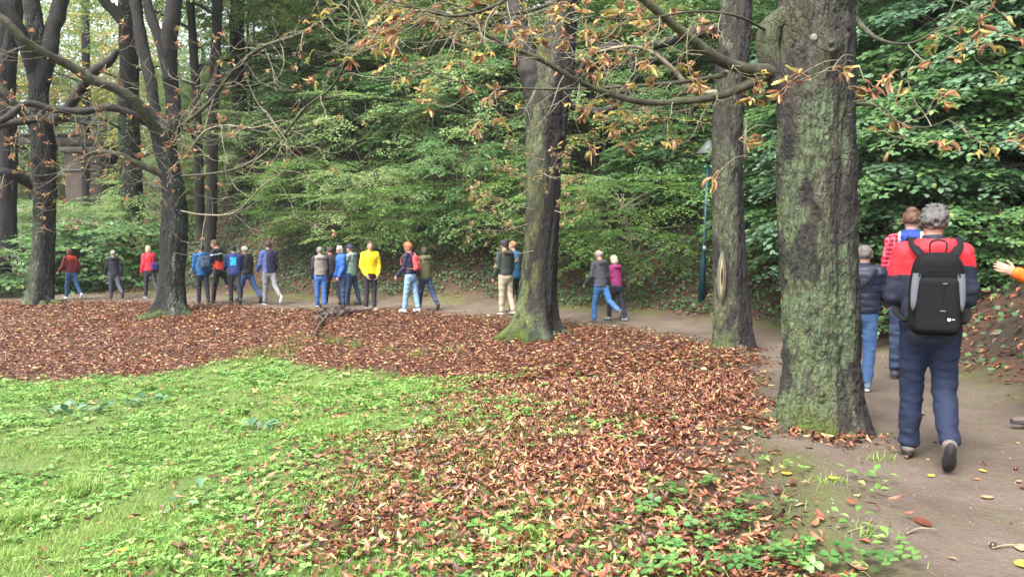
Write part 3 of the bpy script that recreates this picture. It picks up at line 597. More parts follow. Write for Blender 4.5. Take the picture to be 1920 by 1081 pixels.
# T3: the chestnut in the middle, leaning roots, forked head
g3 = gp(1000, 632); d3 = g3[1] + .3; x3 = P(1008, 500, d3)[0]; root3 = np.array([x3, d3, float(Z(x3, d3))])
t3 = thing('chestnut_tree', 'mossy yellow-green and black-streaked chestnut trunk with spreading roots in the leaf litter', 'tree', root3)
w3 = lambda px: px / 2 / FPX * d3
tp = np.array([P(1006, 665, d3), P(1004, 630, d3), P(1005, 590, d3), P(1010, 520, d3), P(1014, 440, d3), P(1018, 350, d3), P(1021, 270, d3), P(1026, 205, d3), P(1034, 150, d3), P(1046, 80, d3), P(1054, 10, d3), P(1060, -90, d3), P(1060, -400, d3 + .5), P(1050, -900, d3 + 1)]) - root3
link('trunk', trunk_mesh('trunk', tp, [w3(87), w3(80), w3(73), w3(67), w3(63), w3(62), w3(68), w3(80), w3(77), w3(62), w3(57), w3(53), w3(44), w3(27)], 130, 370, 13,
     flare=((-158, 1.0, 13), (-105, .45, 14), (-60, .38, 14), (-12, .75, 12), (150, .3, 20), (60, .4, 30)), dark=((-30, 50, 1.0), (25, 45, .9)), lich=.5, alg=1.0, moss=1.0, wht=.2, amp=.012, plate=14, knots=((-30, 4.1, .18, .2),), seam=-48), M_BARK, t3)
l = img([(1026, 215, d3), (1003, 170, d3 - .05), (985, 110, d3), (972, 40, d3 + .1), (960, -40, d3 + .2), (940, -300, d3)], root3)
limb('branch', l, [.26, .27, .23, .2, .19, .12], M_DLIMB, 20, t3, 70, 31, .3)
limb('branch', img([(1040, 160, d3), (1075, 200, d3), (1130, 208, d3 - .2), (1165, 190, d3 - .3), (1190, 150, d3 - .4), (1230, 110, d3 - .5)], root3), [.12, .08, .07, .055, .04, .02], M_DLIMB, 10, t3, 50, 32, .2)
for k, (a, b_) in enumerate([((1015, 330), (960, 322)), ((1000, 392), (905, 358)), ((990, 420), (890, 430)), ((985, 440), (915, 388)), ((1040, 395), (1075, 385)), ((1030, 315), (1045, 295)), ((1020, 300), (960, 270)), ((1000, 470), (930, 465)), ((1010, 320), (1060, 330))]):
    dq = d3 - w3(80); p0, p1 = P(*a, dq) - root3, P(*b_, dq - .5) - root3; pts = np.array([p0, (p0 + p1) / 2 + [0, 0, -.08], p1, p1 + (p1 - p0) * .12 + [0, 0, .05]])
    V, F = tube(pts, [.012, .009, .006, .003], 6, 16, False); link('shoot', make_mesh('shoot', V, F), M_TWIG, t3)
    twigs_on(pts, t3, 400 + k, 9 if k != 7 else 2, (.15, .4), .004, .2, .95, pal=PCLUST, big=False, lsc=.7)
l = img([(1090, -60, d3 - 2), (1060, -10, d3 - 3), (1000, 18, d3 - 3.4), (930, 28, d3 - 3.6), (860, 12, d3 - 3.8), (790, -15, d3 - 4)], root3); limb('branch', l, [.06, .04, .032, .025, .018, .01], M_LIMB, 9, t3, 50, 33); twigs_on(l, t3, 34, 14, (.6, 1.4), .008, .2, .7)

def sprays_on(pts, parent, seed, n, leaf, m, L=.8):
    r_ = np.random.default_rng(seed); Q, _ = resample(pts, np.ones(len(pts)), 40); VV, FF, AA, k = [], [], [], 0
    for i in range(n):
        p, d, u, s = spray(r_, L, leaf, 34); q = Q[r_.integers(8, 40)]; rm = np.array(Matrix.Rotation(r_.uniform(0, 6.28), 3, 'Z') @ Matrix.Rotation(r_.uniform(-.6, .1), 3, 'X')); keep = r_.random(len(p)) < .75
        V, F, A_ = scatter(KITE_V, KITE_F, (p @ rm.T + q)[keep], basis(d @ rm.T, u @ rm.T, s)[keep], r_.uniform(0, 1, keep.sum())); VV.append(V); FF.append(F + k); AA.append(A_); k += len(V)
    link('foliage', make_mesh('foliage', np.concatenate(VV), np.concatenate(FF), False, {'rnd': np.concatenate(AA)}), m, parent, kind='stuff')
sprays_on(img([(1340, 60, d2), (1280, 40, d2), (1200, 60, d2 + .3), (1120, 90, d2 + .5)], root2), t2, 701, 9, .085, M_LIGHT)
sprays_on(img([(1350, 215, d2), (1290, 230, d2 - .3), (1220, 215, d2 - .3), (1130, 240, d2)], root2), t2, 702, 9, .08, M_YELL)
sprays_on(img([(1420, 60, d2), (1450, 20, d2), (1440, -40, d2)], root2), t2, 703, 5, .085, M_LIGHT)
sprays_on(img([(1080, 40, d3), (1120, 10, d3), (1180, -10, d3)], root3), t3, 704, 7, .09, M_LIGHT)
sprays_on(img([(950, 60, d3 - .5), (880, 20, d3 - .8), (800, 10, d3 - 1), (720, -5, d3 - 1)], root3), t3, 705, 10, .085, M_YELL)
sprays_on(img([(930, 130, d3), (860, 110, d3), (790, 120, d3)], root3), t3, 706, 6, .08, M_LIGHT)
# T4: dark double trunk left of centre with long bare limbs
g4 = gp(322, 592); d4 = g4[1] + .3; x4 = P(325, 500, d4)[0]; root4 = np.array([x4, d4, float(Z(x4, d4))])
t4 = thing('chestnut_tree', 'near-black chestnut trunk with white lichen streaks and long crooked limbs behind the leaf bank', 'tree', root4)
w4 = lambda px: px / 2 / FPX * d4
tp = np.array([P(326, 620, d4), P(325, 590, d4), P(323, 560, d4), P(324, 500, d4), P(326, 430, d4), P(325, 370, d4), P(318, 320, d4), P(310, 285, d4), P(304, 250, d4), P(296, 220, d4)]) - root4
link('trunk', trunk_mesh('trunk', tp, [w4(57), w4(52), w4(47), w4(45), w4(47), w4(40), w4(37), w4(40), w4(44), w4(28)], 100, 220, 17,
     flare=((-165, .5, 14), (-140, 1.25, 11), (-60, .4, 16), (-20, .5, 16), (90, .3, 40)), dark=((-130, 62, .95), (0, 22, .5)), lich=.25, alg=.15, moss=.9, wht=.8, amp=.014, plate=12, knots=((-170, 2.0, .2, .15),), seam=-55), M_BARKD, t4)
limb('stem', img([(300, 275, d4), (322, 250, d4 + .3), (325, 200, d4 + .3), (318, 130, d4 + .2), (318, 60, d4), (328, -20, d4), (335, -200, d4)], root4), [.21, .21, .2, .2, .21, .21, .16], M_BARKD, 18, t4, 70, 41, .15)
limb('stem', img([(306, 270, d4), (292, 215, d4), (282, 150, d4), (268, 90, d4), (258, 30, d4), (250, -60, d4), (240, -300, d4)], root4), [.19, .17, .155, .15, .15, .14, .1], M_BARKD, 16, t4, 70, 42, .15)
limb('stem', img([(318, 150, d4 + .1), (300, 80, d4), (280, 20, d4), (262, -60, d4), (240, -200, d4)], root4), [.14, .13, .12, .11, .08], M_BARKD, 14, t4, 50, 43, .15)
lA = img([(300, 262, d4), (280, 225, d4 - .5), (252, 190, d4 - .9), (215, 165, d4 - 1.3), (170, 148, d4 - 1.6), (125, 120, d4 - 2), (85, 102, d4 - 2.4), (45, 75, d4 - 2.8), (10, 40, d4 - 3), (-60, -10, d4 - 3.2)], root4)
limb('branch', lA, [.18, .15, .135, .13, .12, .12, .11, .10, .10, .08], M_LIMB, 14, t4, 110, 44, .15)
lB = img([(292, 240, d4), (262, 222, d4 - .4), (210, 202, d4 - .8), (160, 208, d4 - 1), (100, 205, d4 - 1.2), (50, 195, d4 - 1.5), (5, 225, d4 - 1.8), (-50, 240, d4 - 2)], root4)
limb('branch', lB, [.15, .12, .10, .09, .085, .08, .08, .07], M_DLIMB, 10, t4, 80, 45, .15)
lC = img([(312, 330, d4 - .1), (285, 318, d4 - .3), (255, 305, d4 - .5), (225, 290, d4 - .7), (180, 285, d4 - .8), (150, 300, d4 - .9)], root4)
limb('branch', lC, [.12, .09, .08, .07, .06, .04], M_LIMB, 10, t4, 50, 46, .2)
lD = img([(335, 240, d4), (390, 195, d4 - 1), (440, 130, d4 - 2), (490, 90, d4 - 3), (560, 65, d4 - 4), (610, 35, d4 - 4.4), (660, -10, d4 - 5)], root4)
limb('branch', lD, [.06, .05, .045, .042, .038, .033, .025], M_LIMB, 8, t4, 70, 47)
lE = img([(340, 330, d4 - .2), (400, 325, d4 - 2), (460, 310, d4 - 3), (520, 268, d4 - 4), (570, 205, d4 - 5), (620, 165, d4 - 5.5), (645, 120, d4 - 6), (655, 40, d4 - 6), (650, -40, d4 - 6)], root4)
limb('branch', lE, [.035, .03, .028, .025, .024, .022, .02, .018, .015], M_LIMB, 8, t4, 90, 48)
lF = img([(340, 395, d4 - .4), (380, 402, d4 - 1.5), (440, 398, d4 - 3), (490, 350, d4 - 4), (530, 322, d4 - 4.5), (545, 280, d4 - 5), (500, 215, d4 - 5)], root4)
limb('branch', lF, [.02, .018, .016, .014, .012, .010, .008], M_TWIG, 7, t4, 80, 49)
lG = img([(345, 300, d4), (380, 250, d4 - 1), (420, 235, d4 - 2), (470, 240, d4 - 3), (530, 225, d4 - 3.5)], root4); limb('branch', lG, [.03, .025, .02, .016, .01], M_TWIG, 7, t4, 50, 50)
for k, (l, n, pr) in enumerate([(lA, 12, .6), (lB, 12, .5), (lC, 12, .7), (lD, 24, .25), (lE, 22, .2), (lF, 16, .15), (lG, 16, .2)]): twigs_on(l, t4, 500 + k, n, (.6, 1.9), .010, .15, pr, big=False, lsc=1.0)
l = np.array([[0, 0, 4.6], [.6, -.3, 5.2], [1.2, -.8, 6.4]]); twigs_on(l, t4, 520, 22, (.8, 2.0), .010, .0, .35, big=False, lsc=1.2)
l = np.array([[0, -.3, 2.6], [.1, -.4, 4.0], [0, -.4, 5.4]]); twigs_on(l, t4, 521, 22, (.6, 1.6), .009, .0, .5, big=False, lsc=1.1)

# T5: left trunk, T6: behind it
g5 = gp(78, 572); d5 = g5[1] + .3; x5 = P(80, 450, d5)[0]; root5 = np.array([x5, d5, float(Z(x5, d5))])
t5 = thing('chestnut_tree', 'tall brown-grey chestnut trunk with old branch knots standing left of the woman in maroon', 'tree', root5)
w5 = lambda px: px / 2 / FPX * d5
tp = np.array([P(74, 600, d5), P(76, 565, d5), P(80, 500, d5), P(82, 420, d5), P(82, 350, d5), P(80, 280, d5), P(74, 210, d5), P(72, 150, d5), P(68, 80, d5), P(62, 20, d5), P(50, -60, d5), P(40, -300, d5)]) - root5
link('trunk', trunk_mesh('trunk', tp, [w5(48), w5(41), w5(38), w5(36), w5(37), w5(40), w5(33), w5(32), w5(31), w5(28), w5(26), w5(18)], 100, 240, 23,
     flare=((-150, .5, 18), (-90, .25, 20), (-20, .5, 18), (90, .3, 40)), dark=((-60, 30, .6), (160, 40, .8), (20, 30, .7)), lich=.2, alg=.15, moss=.3, wht=.3, amp=.016, plate=12, knots=((-100, 2.9, .2, .12), (-80, 4.0, .25, .15), (-20, 3.4, .3, .2))), M_BARKD, t5)
limb('stem', img([(70, 170, d5), (88, 110, d5), (100, 50, d5 + .2), (118, -10, d5 + .3), (140, -120, d5)], root5), [.28, .25, .23, .21, .16], M_BARKD, 16, t5, 50, 51, .15)
limb('branch', img([(66, 150, d5), (50, 90, d5 - .4), (20, 30, d5 - .8), (-20, -20, d5 - 1)], root5), [.2, .2, .18, .15], M_BARKD, 14, t5, 40, 52, .15)
lH = img([(90, 235, d5), (120, 210, d5 - .5), (150, 170, d5 - 1), (175, 135, d5 - 1.5), (205, 115, d5 - 2), (220, 95, d5 - 2.2)], root5); limb('branch', lH, [.2, .16, .14, .12, .11, .06], M_DLIMB, 12, t5, 50, 53, .2)
lI = img([(95, 232, d5), (130, 222, d5 - .4), (165, 232, d5 - .6), (195, 236, d5 - .8)], root5); limb('branch', lI, [.13, .1, .07, .03], M_DLIMB, 9, t5, 30, 54, .2)
lJ = img([(70, 350, d5), (40, 335, d5 - .4), (10, 325, d5 - .8), (-40, 320, d5 - 1)], root5); limb('branch', lJ, [.2, .16, .14, .12], M_BARKD, 12, t5, 30, 55, .15)
lK = img([(70, 245, d5), (40, 210, d5 - .5), (15, 180, d5 - .8), (-30, 130, d5 - 1)], root5); limb('branch', lK, [.16, .12, .11, .1], M_LIMB, 10, t5, 30, 56, .15)
lL = img([(80, 220, d5 - .4), (40, 228, d5 - .8), (0, 235, d5 - 1), (-50, 250, d5 - 1)], root5); limb('branch', lL, [.13, .1, .1, .09], M_DLIMB, 10, t5, 30, 57, .15)
for k, (l, n) in enumerate([(lH, 14), (lI, 8), (lJ, 6), (lK, 8), (lL, 8)]): twigs_on(l, t5, 600 + k, n, (.5, 1.4), .011, .2, .5, big=False, lsc=1.3)
l = np.array([[.1, -.4, 2.2], [.1, -.4, 3.6], [0, -.4, 5.0]]); twigs_on(l, t5, 610, 16, (.4, 1.2), .009, .0, .6, big=False, lsc=1.1, side=(1, -.2, 0))
d6 = 28.5; x6 = P(8, 450, d6)[0]; root6 = np.array([x6, d6, float(Z(x6, d6))])
t6 = thing('chestnut_tree', 'dark forked chestnut trunk at the left edge rising behind low ivy', 'tree', root6)
w6 = lambda px: px / 2 / FPX * d6
tp = np.array([P(6, 560, d6), P(8, 500, d6), P(10, 400, d6), P(10, 300, d6), P(6, 220, d6), P(8, 150, d6), P(20, 80, d6), P(30, 0, d6), P(35, -200, d6)]) - root6
link('trunk', trunk_mesh('trunk', tp, [w6(60), w6(46), w6(40), w6(40), w6(42), w6(34), w6(26), w6(24), w6(18)], 60, 120, 27, flare=((-20, .3, 20),), dark=((-60, 80, .9),), lich=.2, alg=.3, moss=.3, amp=.016, plate=12), M_BARKD, t6)
l = img([(6, 240, d6), (-10, 180, d6), (2, 100, d6), (10, 40, d6), (5, -60, d6)], root6); limb('stem', l, [.36, .3, .28, .26, .2], M_BARKD, 12, t6, 40, 61); twigs_on(l, t6, 620, 14, (.8, 2), .012, .2, .5, big=False, lsc=1.3)

def surface_roots(t, root, r0, specs, m):        # roots that run out over the soil, half buried
    for a, L, w, sd in specs:
        q = []; r_ = np.random.default_rng(sd)
        for i in range(6):
            u = i / 5; an = R(a) + .35 * math.sin(u * 3 + sd) * u; rad = r0 * .75 + L * u; x, y = root[0] + math.cos(an) * rad, root[1] + math.sin(an) * rad
            q.append((x - root[0], y - root[1], float(Z(x, y)) - root[2] + w * (.45 - .95 * u)))
        V, F = tube(q, w * np.array([1.25, 1.0, .8, .62, .48, .3]), 12, 30, True, lambda Q, rr, th, tt: rr * (1 + .5 * (fbm(Q * 8, 3, sd) - .5))); nz = fbm(V * 6, 3, sd); o = np.zeros(len(V))
        link('root', make_mesh('root', V, F, True, {'rnd': nz, 'dark': sst(.5, .7, nz) * .6, 'lich': .6 * sst(.4, .6, nz), 'alg': .4 + o, 'wht': o, 'moss': sst(.45, .7, nz) * .7, 'crk': o}), m, t)
surface_roots(t1, root1, .33, [(-152, .42, .075, 1), (-112, .22, .06, 2), (-60, .30, .06, 3), (-20, .38, .055, 4), (168, .4, .06, 5)], M_BARK)
surface_roots(t3, root3, .42, [(-158, .75, .12, 6), (-120, .35, .10, 7), (-75, .35, .09, 8), (-35, .35, .09, 9), (-8, .65, .10, 10)], M_BARK)
surface_roots(t2, root2, .36, [(-140, .3, .07, 11), (-70, .25, .07, 12), (-30, .3, .07, 13)], M_BARK)
surface_roots(t4, root4, .42, [(-138, 1.0, .13, 14), (-60, .35, .10, 15), (-15, .55, .10, 16)], M_BARKD)
surface_roots(t5, root5, .42, [(-150, .5, .10, 17), (-70, .3, .10, 18), (-20, .6, .10, 19)], M_BARKD)
# ------------------------------------------------------------------ forest trees behind the path
HAZY = 0
def forest_tree(px, base_py, w, d, label, lean=0, crown=None, fork=None, ivy=False, seed=1, top=-900, mt=None):
    """Straight trunk at picture column px with width w pixels at depth d."""
    x = P(px, 300, d)[0]; root = np.array([x, d, float(Z(x, d))])
    t = thing('forest_tree', label, 'tree', root, group=None)
    r = w / 2 / FPX * d
    zt = P(px, top, d)[2] - root[2]; zz = np.array([-.4, .2, 1.2, 3, 6, 10, max(zt, 12)]); r_ = np.random.default_rng(seed)
    pts = np.stack([lean * zz + r_.normal(0, .05, 7), r_.normal(0, .05, 7), zz], -1); rr = r * np.array([1.5, 1.2, 1.05, 1, .95, .85, .5])
    link('trunk', trunk_mesh('trunk', pts, rr, 36, 110, seed, flare=((r_.uniform(-180, 0), .3, 25), (r_.uniform(-90, 0), .3, 25)), dark=((-60, 70, .5),), lich=.15, alg=.35, moss=.4, amp=.012, plate=12), mt or M_BARKD, t)
    if fork:
        for f in fork: limb('stem', img([(*q, d) for q in f[0]], root), f[1], mt or M_BARKD, 10, t, 30, seed + 5)
    tips = []
    for i in range(7):
        z = r_.uniform(3.5, 11); a = r_.uniform(0, 6.28); dr = np.array([math.cos(a), math.sin(a), .3]); p0 = np.array([lean * z, 0, z]); L = r_.uniform(1.5, 3.2)
        pt = [p0, p0 + dr * L * .4 + [0, 0, .1], p0 + dr * L * .8 + [0, 0, .1], p0 + dr * L + [0, 0, -.1]]
        V, F = tube(pt, [.06, .045, .03, .012], 6, 12, False); link('branch', make_mesh('branch', V, F), M_DLIMB, t)
    if crown is not None:
        c = link('crown', crown[0], None, t, (lean * crown[2], 0, crown[2]), r_.uniform(0, 6.28)); c.scale = (crown[1],) * 3
    if ivy:
        n = 1500; a = r_.uniform(0, 6.28, n); z = r_.uniform(0, 5.5, n) ** 1.1; rad = r * 1.06 + .03; keep = z < 6; a = np.where(r_.random(n) < .6, r_.normal(-2.8, .5, n), a)
        pos = np.stack([np.cos(a) * rad + lean * z, np.sin(a) * rad, z], -1); nn = np.stack([np.cos(a), np.sin(a), 0 * a + .3], -1)
        V, F, A_ = scatter(KITE_V, KITE_F, pos, basis(np.stack([-np.sin(a) * .4, np.cos(a) * .4, -1 + 0 * a], -1) + r_.normal(0, .3, (n, 3)), nn, r_.uniform(.07, .12, n)), r_.uniform(0, 1, n))
        link('ivy', make_mesh('ivy', V, F, False, {'rnd': A_}), M_IVY, t, kind='stuff')
    return t
# crown meshes shared by many trees
CA = crown_mesh('crown', 1, 250, 3.6, 2.4, 0, .15, 60, 1.9, inner=.2)[0]; CA.materials.append(M_GREEN)
CB = crown_mesh('crown', 2, 250, 3.6, 2.6, 0, .15, 56, 1.9, inner=.2)[0]; CB.materials.append(M_LIGHT)
CC = crown_mesh('crown', 3, 210, 3.2, 2.2, 0, .15, 52, 1.8, inner=.2)[0]; CC.materials.append(M_YELL)
ft = [
 (247, 415, 37, 30, 'straight dark trunk with ivy up one side, just right of the stone bridge pier', 0, (CB, 1.2, 10), True, [([(244, 60), (225, 30), (200, 8), (190, -20), (170, -120)], [.3, .24, .2, .18, .14])]),
 (455, 360, 27, 31, 'dark straight trunk rising from the red leaf slope above the man in black and red', 0, (CB, 1.0, 12), False, None),
 (388, 420, 20, 27, 'thin grey slanting trunk of a twin pair behind the man in the black jacket', .06, (CB, .9, 9), False, None),
 (374, 420, 16, 27.5, 'thin pale upright trunk of a twin pair close to the near-black chestnut', -.02, (CB, .8, 10), False, None),
 (614, 330, 24, 30, 'left dark trunk of the close pair above the people by the rotten stump', .0, (CB, 1.0, 11), False, None),
 (640, 330, 22, 30.8, 'right brown trunk of the close pair above the people by the rotten stump', .0, (CB, .9, 14), False, None),
 (810, 240, 15, 33, 'slender dark trunk half hidden by leaves above the orange beanie', .03, (CA, 1.2, 8), False, None),
 (1135, 240, 18, 31, 'slender trunk half hidden by leaves above the strolling grey-haired couple', -.02, (CA, 1.2, 8), False, None),
 (1700, 150, 34, 24, 'dark trunk high on the slope above the plaid shirt', .02, (CA, 1.2, 8), False, None),
 (1440, 200, 22, 26, 'dark trunk between the two right-hand chestnuts, far up the slope', 0, (CA, 1.2, 8), False, None),
 (1905, 380, 14, 13.5, 'thin bare brown stem at the right edge behind the leafy shrubs', .03, None, False, None),
 (545, 200, 12, 36, 'thin far trunk with pale sky on both sides', .02, (CB, 1, 9), False, None),
 (160, 300, 16, 42, 'far slim trunk over the bridge between the two left chestnuts', .03, (CC, 1.2, 8), False, None),
]
for i, (px, by, w, d, lab, lean, cr, iv, fk) in enumerate(ft): forest_tree(px, by, w, d, lab, lean, cr, fk, iv, 60 + i)

# understory shrubs: layered sprays
def proto(seed, n, rx, rz, z0, leaf, m, per=60, ln=1.1, tiers=5, LV=KITE_V, LF=KITE_F, dr=(-.45, .2)):
    me, pos = crown_mesh('crown', seed, n, rx, rz, z0, leaf, per, ln, LV, LF, .3, dr, tiers); me.materials.append(m)
    st = stems_mesh('stem', seed + 1, pos, z0); st.materials.append(M_TWIG); return me, st
SH = {'a': proto(11, 230, 2.0, 1.7, .3, .10, M_GREEN, 74, 1.3), 'b': proto(12, 190, 2.3, 1.3, .2, .10, M_GREEN, 78, 1.4, 4), 'c': proto(13, 200, 1.9, 1.9, .4, .11, M_BROAD, 66, 1.2, 5),
      'l': proto(14, 170, 2.1, 1.5, .3, .105, M_LIGHT, 72, 1.35, 4), 'y': proto(15, 140, 1.8, 1.5, .3, .11, M_YELL, 60, 1.25, 4),
      'r': proto(16, 260, 1.8, 1.6, .1, .115, M_BROAD, 46, 1.05, 5, HEX_V, HEX_F, (-.5, .05)), 'q': proto(18, 230, 1.9, 1.6, .1, .115, M_SHEEN, 46, 1.15, 4, HEX_V, HEX_F, (-.45, 0)), 's': proto(17, 130, 1.1, .7, .05, .11, M_BROAD, 40, .7, 3, HEX_V, HEX_F)}
def shrub(px, d, kind, sc, label, dz=0, rz=None, group=None, name='understory_shrub'):
    x = P(px, 400, d)[0]; z = float(Z(x, d)) + dz; r_ = np.random.default_rng(int(px * 7 + d * 13))
    t = thing(name, label, 'shrub', (x, d, z - .05), r_.uniform(0, 6.28) if rz is None else rz, group)
    c = link('crown', SH[kind][0], None, t); c.scale = (sc,) * 3; s = link('stem', SH[kind][1], None, t); s.scale = (sc,) * 3
    return t
RK = {0: 'low', 1: 'mid-height', 2: 'tall', 3: 'topmost'}
LM = [(440, 'above the blue and black jackets left of centre'), (530, 'above the man in navy and grey trousers'), (600, 'above the man in the taupe jacket'), (690, 'above the yellow jacket'), (780, 'above the orange beanie'), (870, 'between the orange beanie and the mossy trunk'), (970, 'around the mossy middle trunk'), (1090, 'right of the mossy middle trunk'), (1190, 'above the strolling couple'), (1270, 'beside the teal lamp post'), (1420, 'between the two right-hand chestnuts'), (1660, 'above the dark puffer jacket'), (1780, 'above the grey-haired backpacker'), (1900, 'at the right edge')]
def lm(px): return min(LM, key=lambda q: abs(q[0] - px))[1]
rows = [(23.0, 0, 'acbl', .85, np.array([575, 680, 770, 880, 985, 1085, 1190, 1275])), (26.0, 1, 'albacb', 1.15, np.array([500, 600, 700, 800, 905, 1010, 1120, 1230, 1330])),
        (29.5, 2, 'abcal', 1.4, np.array([455, 570, 690, 810, 930, 1050, 1170, 1290, 1410, 1500])), (34, 3, 'ablac', 1.8, np.array([470, 610, 750, 900, 1050, 1200, 1350, 1500, 1660]))]
used = {}
for d, rk, ks, sc, xs in rows:
    for i, px in enumerate(xs):
        if (rk == 3 and px < 720) or (rk == 2 and px < 500): continue
        j = np.random.default_rng(int(px + d)).uniform(-1, 1, 3); k = ks[(i * 3 + rk) % len(ks)]
        tone = {'a': 'deep green', 'b': 'flat-topped green', 'c': 'broad-leaved', 'l': 'pale green'}[k]
        lab = f'{RK[rk]} {tone} shrub on the slope {lm(px)}'
        if lab in used: lab = lab.replace('shrub', 'second shrub')
        used[lab] = 1
        dd = np.linspace(17, 45, 400); xx = (px - 960) / FPX * dd; ss = path_sd(xx, dd)[0]; d2_ = dd[np.argmax((ss < -(3.5, 6.8, 10.8, 16.0)[rk] - (2.0 if abs(px - 1310) < 110 else 0)) & (dd > 15))]
        shrub(px + j[0] * 12, d2_ + j[1] * .4, k, sc * (1 + .15 * j[2]), lab, dz=(0, 0, .2, .4)[rk])
# right-hand side: broad bright leaves rising close beside the path
for px, d, k, sc, lab, dz in [
  (1480, 18.4, 'r', .85, 'broad-leaved shrub filling the gap between the two right-hand chestnuts', 0), (1270, 22.6, 's', 1.25, 'pale round-leaved bush at the foot of the lamp post', -.1), (1235, 22.0, 's', 1.3, 'bright round-leaved low bush just left of the lamp post', -.1),
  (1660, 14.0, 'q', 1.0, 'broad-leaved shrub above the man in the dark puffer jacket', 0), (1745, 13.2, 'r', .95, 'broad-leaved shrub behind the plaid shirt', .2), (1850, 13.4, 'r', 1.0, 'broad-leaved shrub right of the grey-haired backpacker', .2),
  (1940, 12.6, 'q', .95, 'broad-leaved shrub beside the raised hand', .1), (1720, 15.5, 'q', 1.3, 'taller shrub with painted sky sheen above the plaid shirt and grey hair', .6), (1850, 15.0, 'r', 1.3, 'taller pale-leaved shrub rising behind the backpacker', .6), (1960, 14.0, 'q', 1.3, 'taller shrub with painted sky sheen in the top right corner', .6),
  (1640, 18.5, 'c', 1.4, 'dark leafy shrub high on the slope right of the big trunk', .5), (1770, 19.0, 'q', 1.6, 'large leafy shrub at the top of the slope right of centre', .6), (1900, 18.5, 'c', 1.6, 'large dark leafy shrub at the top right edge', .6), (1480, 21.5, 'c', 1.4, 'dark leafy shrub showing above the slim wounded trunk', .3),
  (1560, 16.0, 'r', 1.1, 'broad-leaved shrub hidden mostly by the big flaky trunk', 0), (1620, 25, 'a', 1.9, 'tall dark shrub on the hilltop right of the big trunk', 0), (1780, 25, 'c', 1.9, 'tall dark shrub on the hilltop above the backpacker', 0), (1930, 24, 'a', 1.9, 'tall dark shrub on the hilltop in the right corner', 0),
  (1800, 12.0, 's', .7, 'small broad-leaved bush low on the bank right of the backpack', 0), (1905, 11.4, 's', .7, 'small broad-leaved bush on the bank under the raised hand', 0), (1690, 12.6, 's', .8, 'small broad-leaved bush between the puffer jacket and plaid shirt', 0),
  # left of centre
  (215, 28.5, 's', 1.8, 'pale arching bush behind the walkers in dark coat and red puffer', -.2), (160, 29.5, 's', 1.8, 'pale arching bush behind the woman in maroon', -.2), (265, 29.5, 'l', .6, 'light green bush beside the near-black chestnut', -.2),
  (290, 31, 'l', .8, 'light green bush between the ivy-clad trunk and the near-black chestnut', -.2), (400, 33, 'a', .9, 'dark green bush behind the twin thin trunks', 0), (30, 27, 's', 1.6, 'silvery low bush at the left edge behind the path', -.4), (150, 35, 'l', 1.0, 'light green bush in front of the bridge pier', -.4), (500, 33.5, 'b', 1.2, 'flat-layered dark bush on the leaf slope crest', 0),
  (330, 36, 'l', 1.2, 'yellowish green bush under the bridge end', 0), (430, 38, 'l', 1.5, 'yellowish green tall bush beyond the slope crest', 0)]:
    shrub(px, d, k, sc, lab, dz)
# far trees on the left, pale against the sky, and shade trees added on the hill top
def far_tree(x, y, z0, mesh, sc, h, label, name='far_tree'):
    t = thing(name, label, 'tree', (x, y, z0)); r_ = np.random.default_rng(int(abs(x * 31 + y * 7)))
    V, F = tube([(0, 0, -.5), (.1, 0, h * .5), (.2, .1, h)], [.3, .24, .1], 10, 20); n = len(V); link('trunk', make_mesh('trunk', V, F, True, {'rnd': np.full(n, .5)}), M_DLIMB, t)
    c = link('crown', mesh, None, t, (0, 0, h * .35), r_.uniform(0, 6.28)); c.scale = (sc, sc, sc * 1.25)
    if name == 'far_tree': c = link('crown', mesh, None, t, (.5, 0, h * .35 + 5.5), r_.uniform(0, 6.28)); c.scale = (sc * .9, sc * .9, sc * 1.3)
spots = [(-7, 56, 'l'), (-9, 66, 'y'), (-3, 62, 'l'), (-31, 44, 'l'), (-26, 52, 'y'), (-20.5, 50, 'l'), (-34, 56, 'g'), (-17, 56, 'g'), (-40, 50, 'y'), (-14, 52, 'l'), (-26, 63, 'g'), (-38, 66, 'l'), (-48, 60, 'g'), (-12, 62, 'y'), (-20, 68, 'g'), (-55, 48, 'g'), (-46, 42, 'l')]
_c = {'l': (CB, 'pale green'), 'y': (CC, 'yellowing'), 'g': (CA, 'dark green')}
_ord = ['beyond the leaf slope crest', 'deep beyond the leaf slope crest', 'beyond the crest behind the close pair of trunks', 'over the bridge railing', 'over the middle of the bridge', 'above the bridge pier', 'far beyond the left edge trunk', 'beyond the ivy-clad trunk', 'left of the bridge', 'beyond the near-black chestnut', 'deep behind the bridge', 'deep behind the left edge', 'at the far left', 'beyond the twin thin trunks', 'deep behind the near-black chestnut', 'outermost at the far left', 'just left of the bridge end']
for (x, y, k), w in zip(spots, _ord):
    far_tree(x, y, float(Z(x, y)) - .5, _c[k][0], 1.35, 11 + (x * 7 + y) % 4, f'{_c[k][1]} broad tree standing {w}')
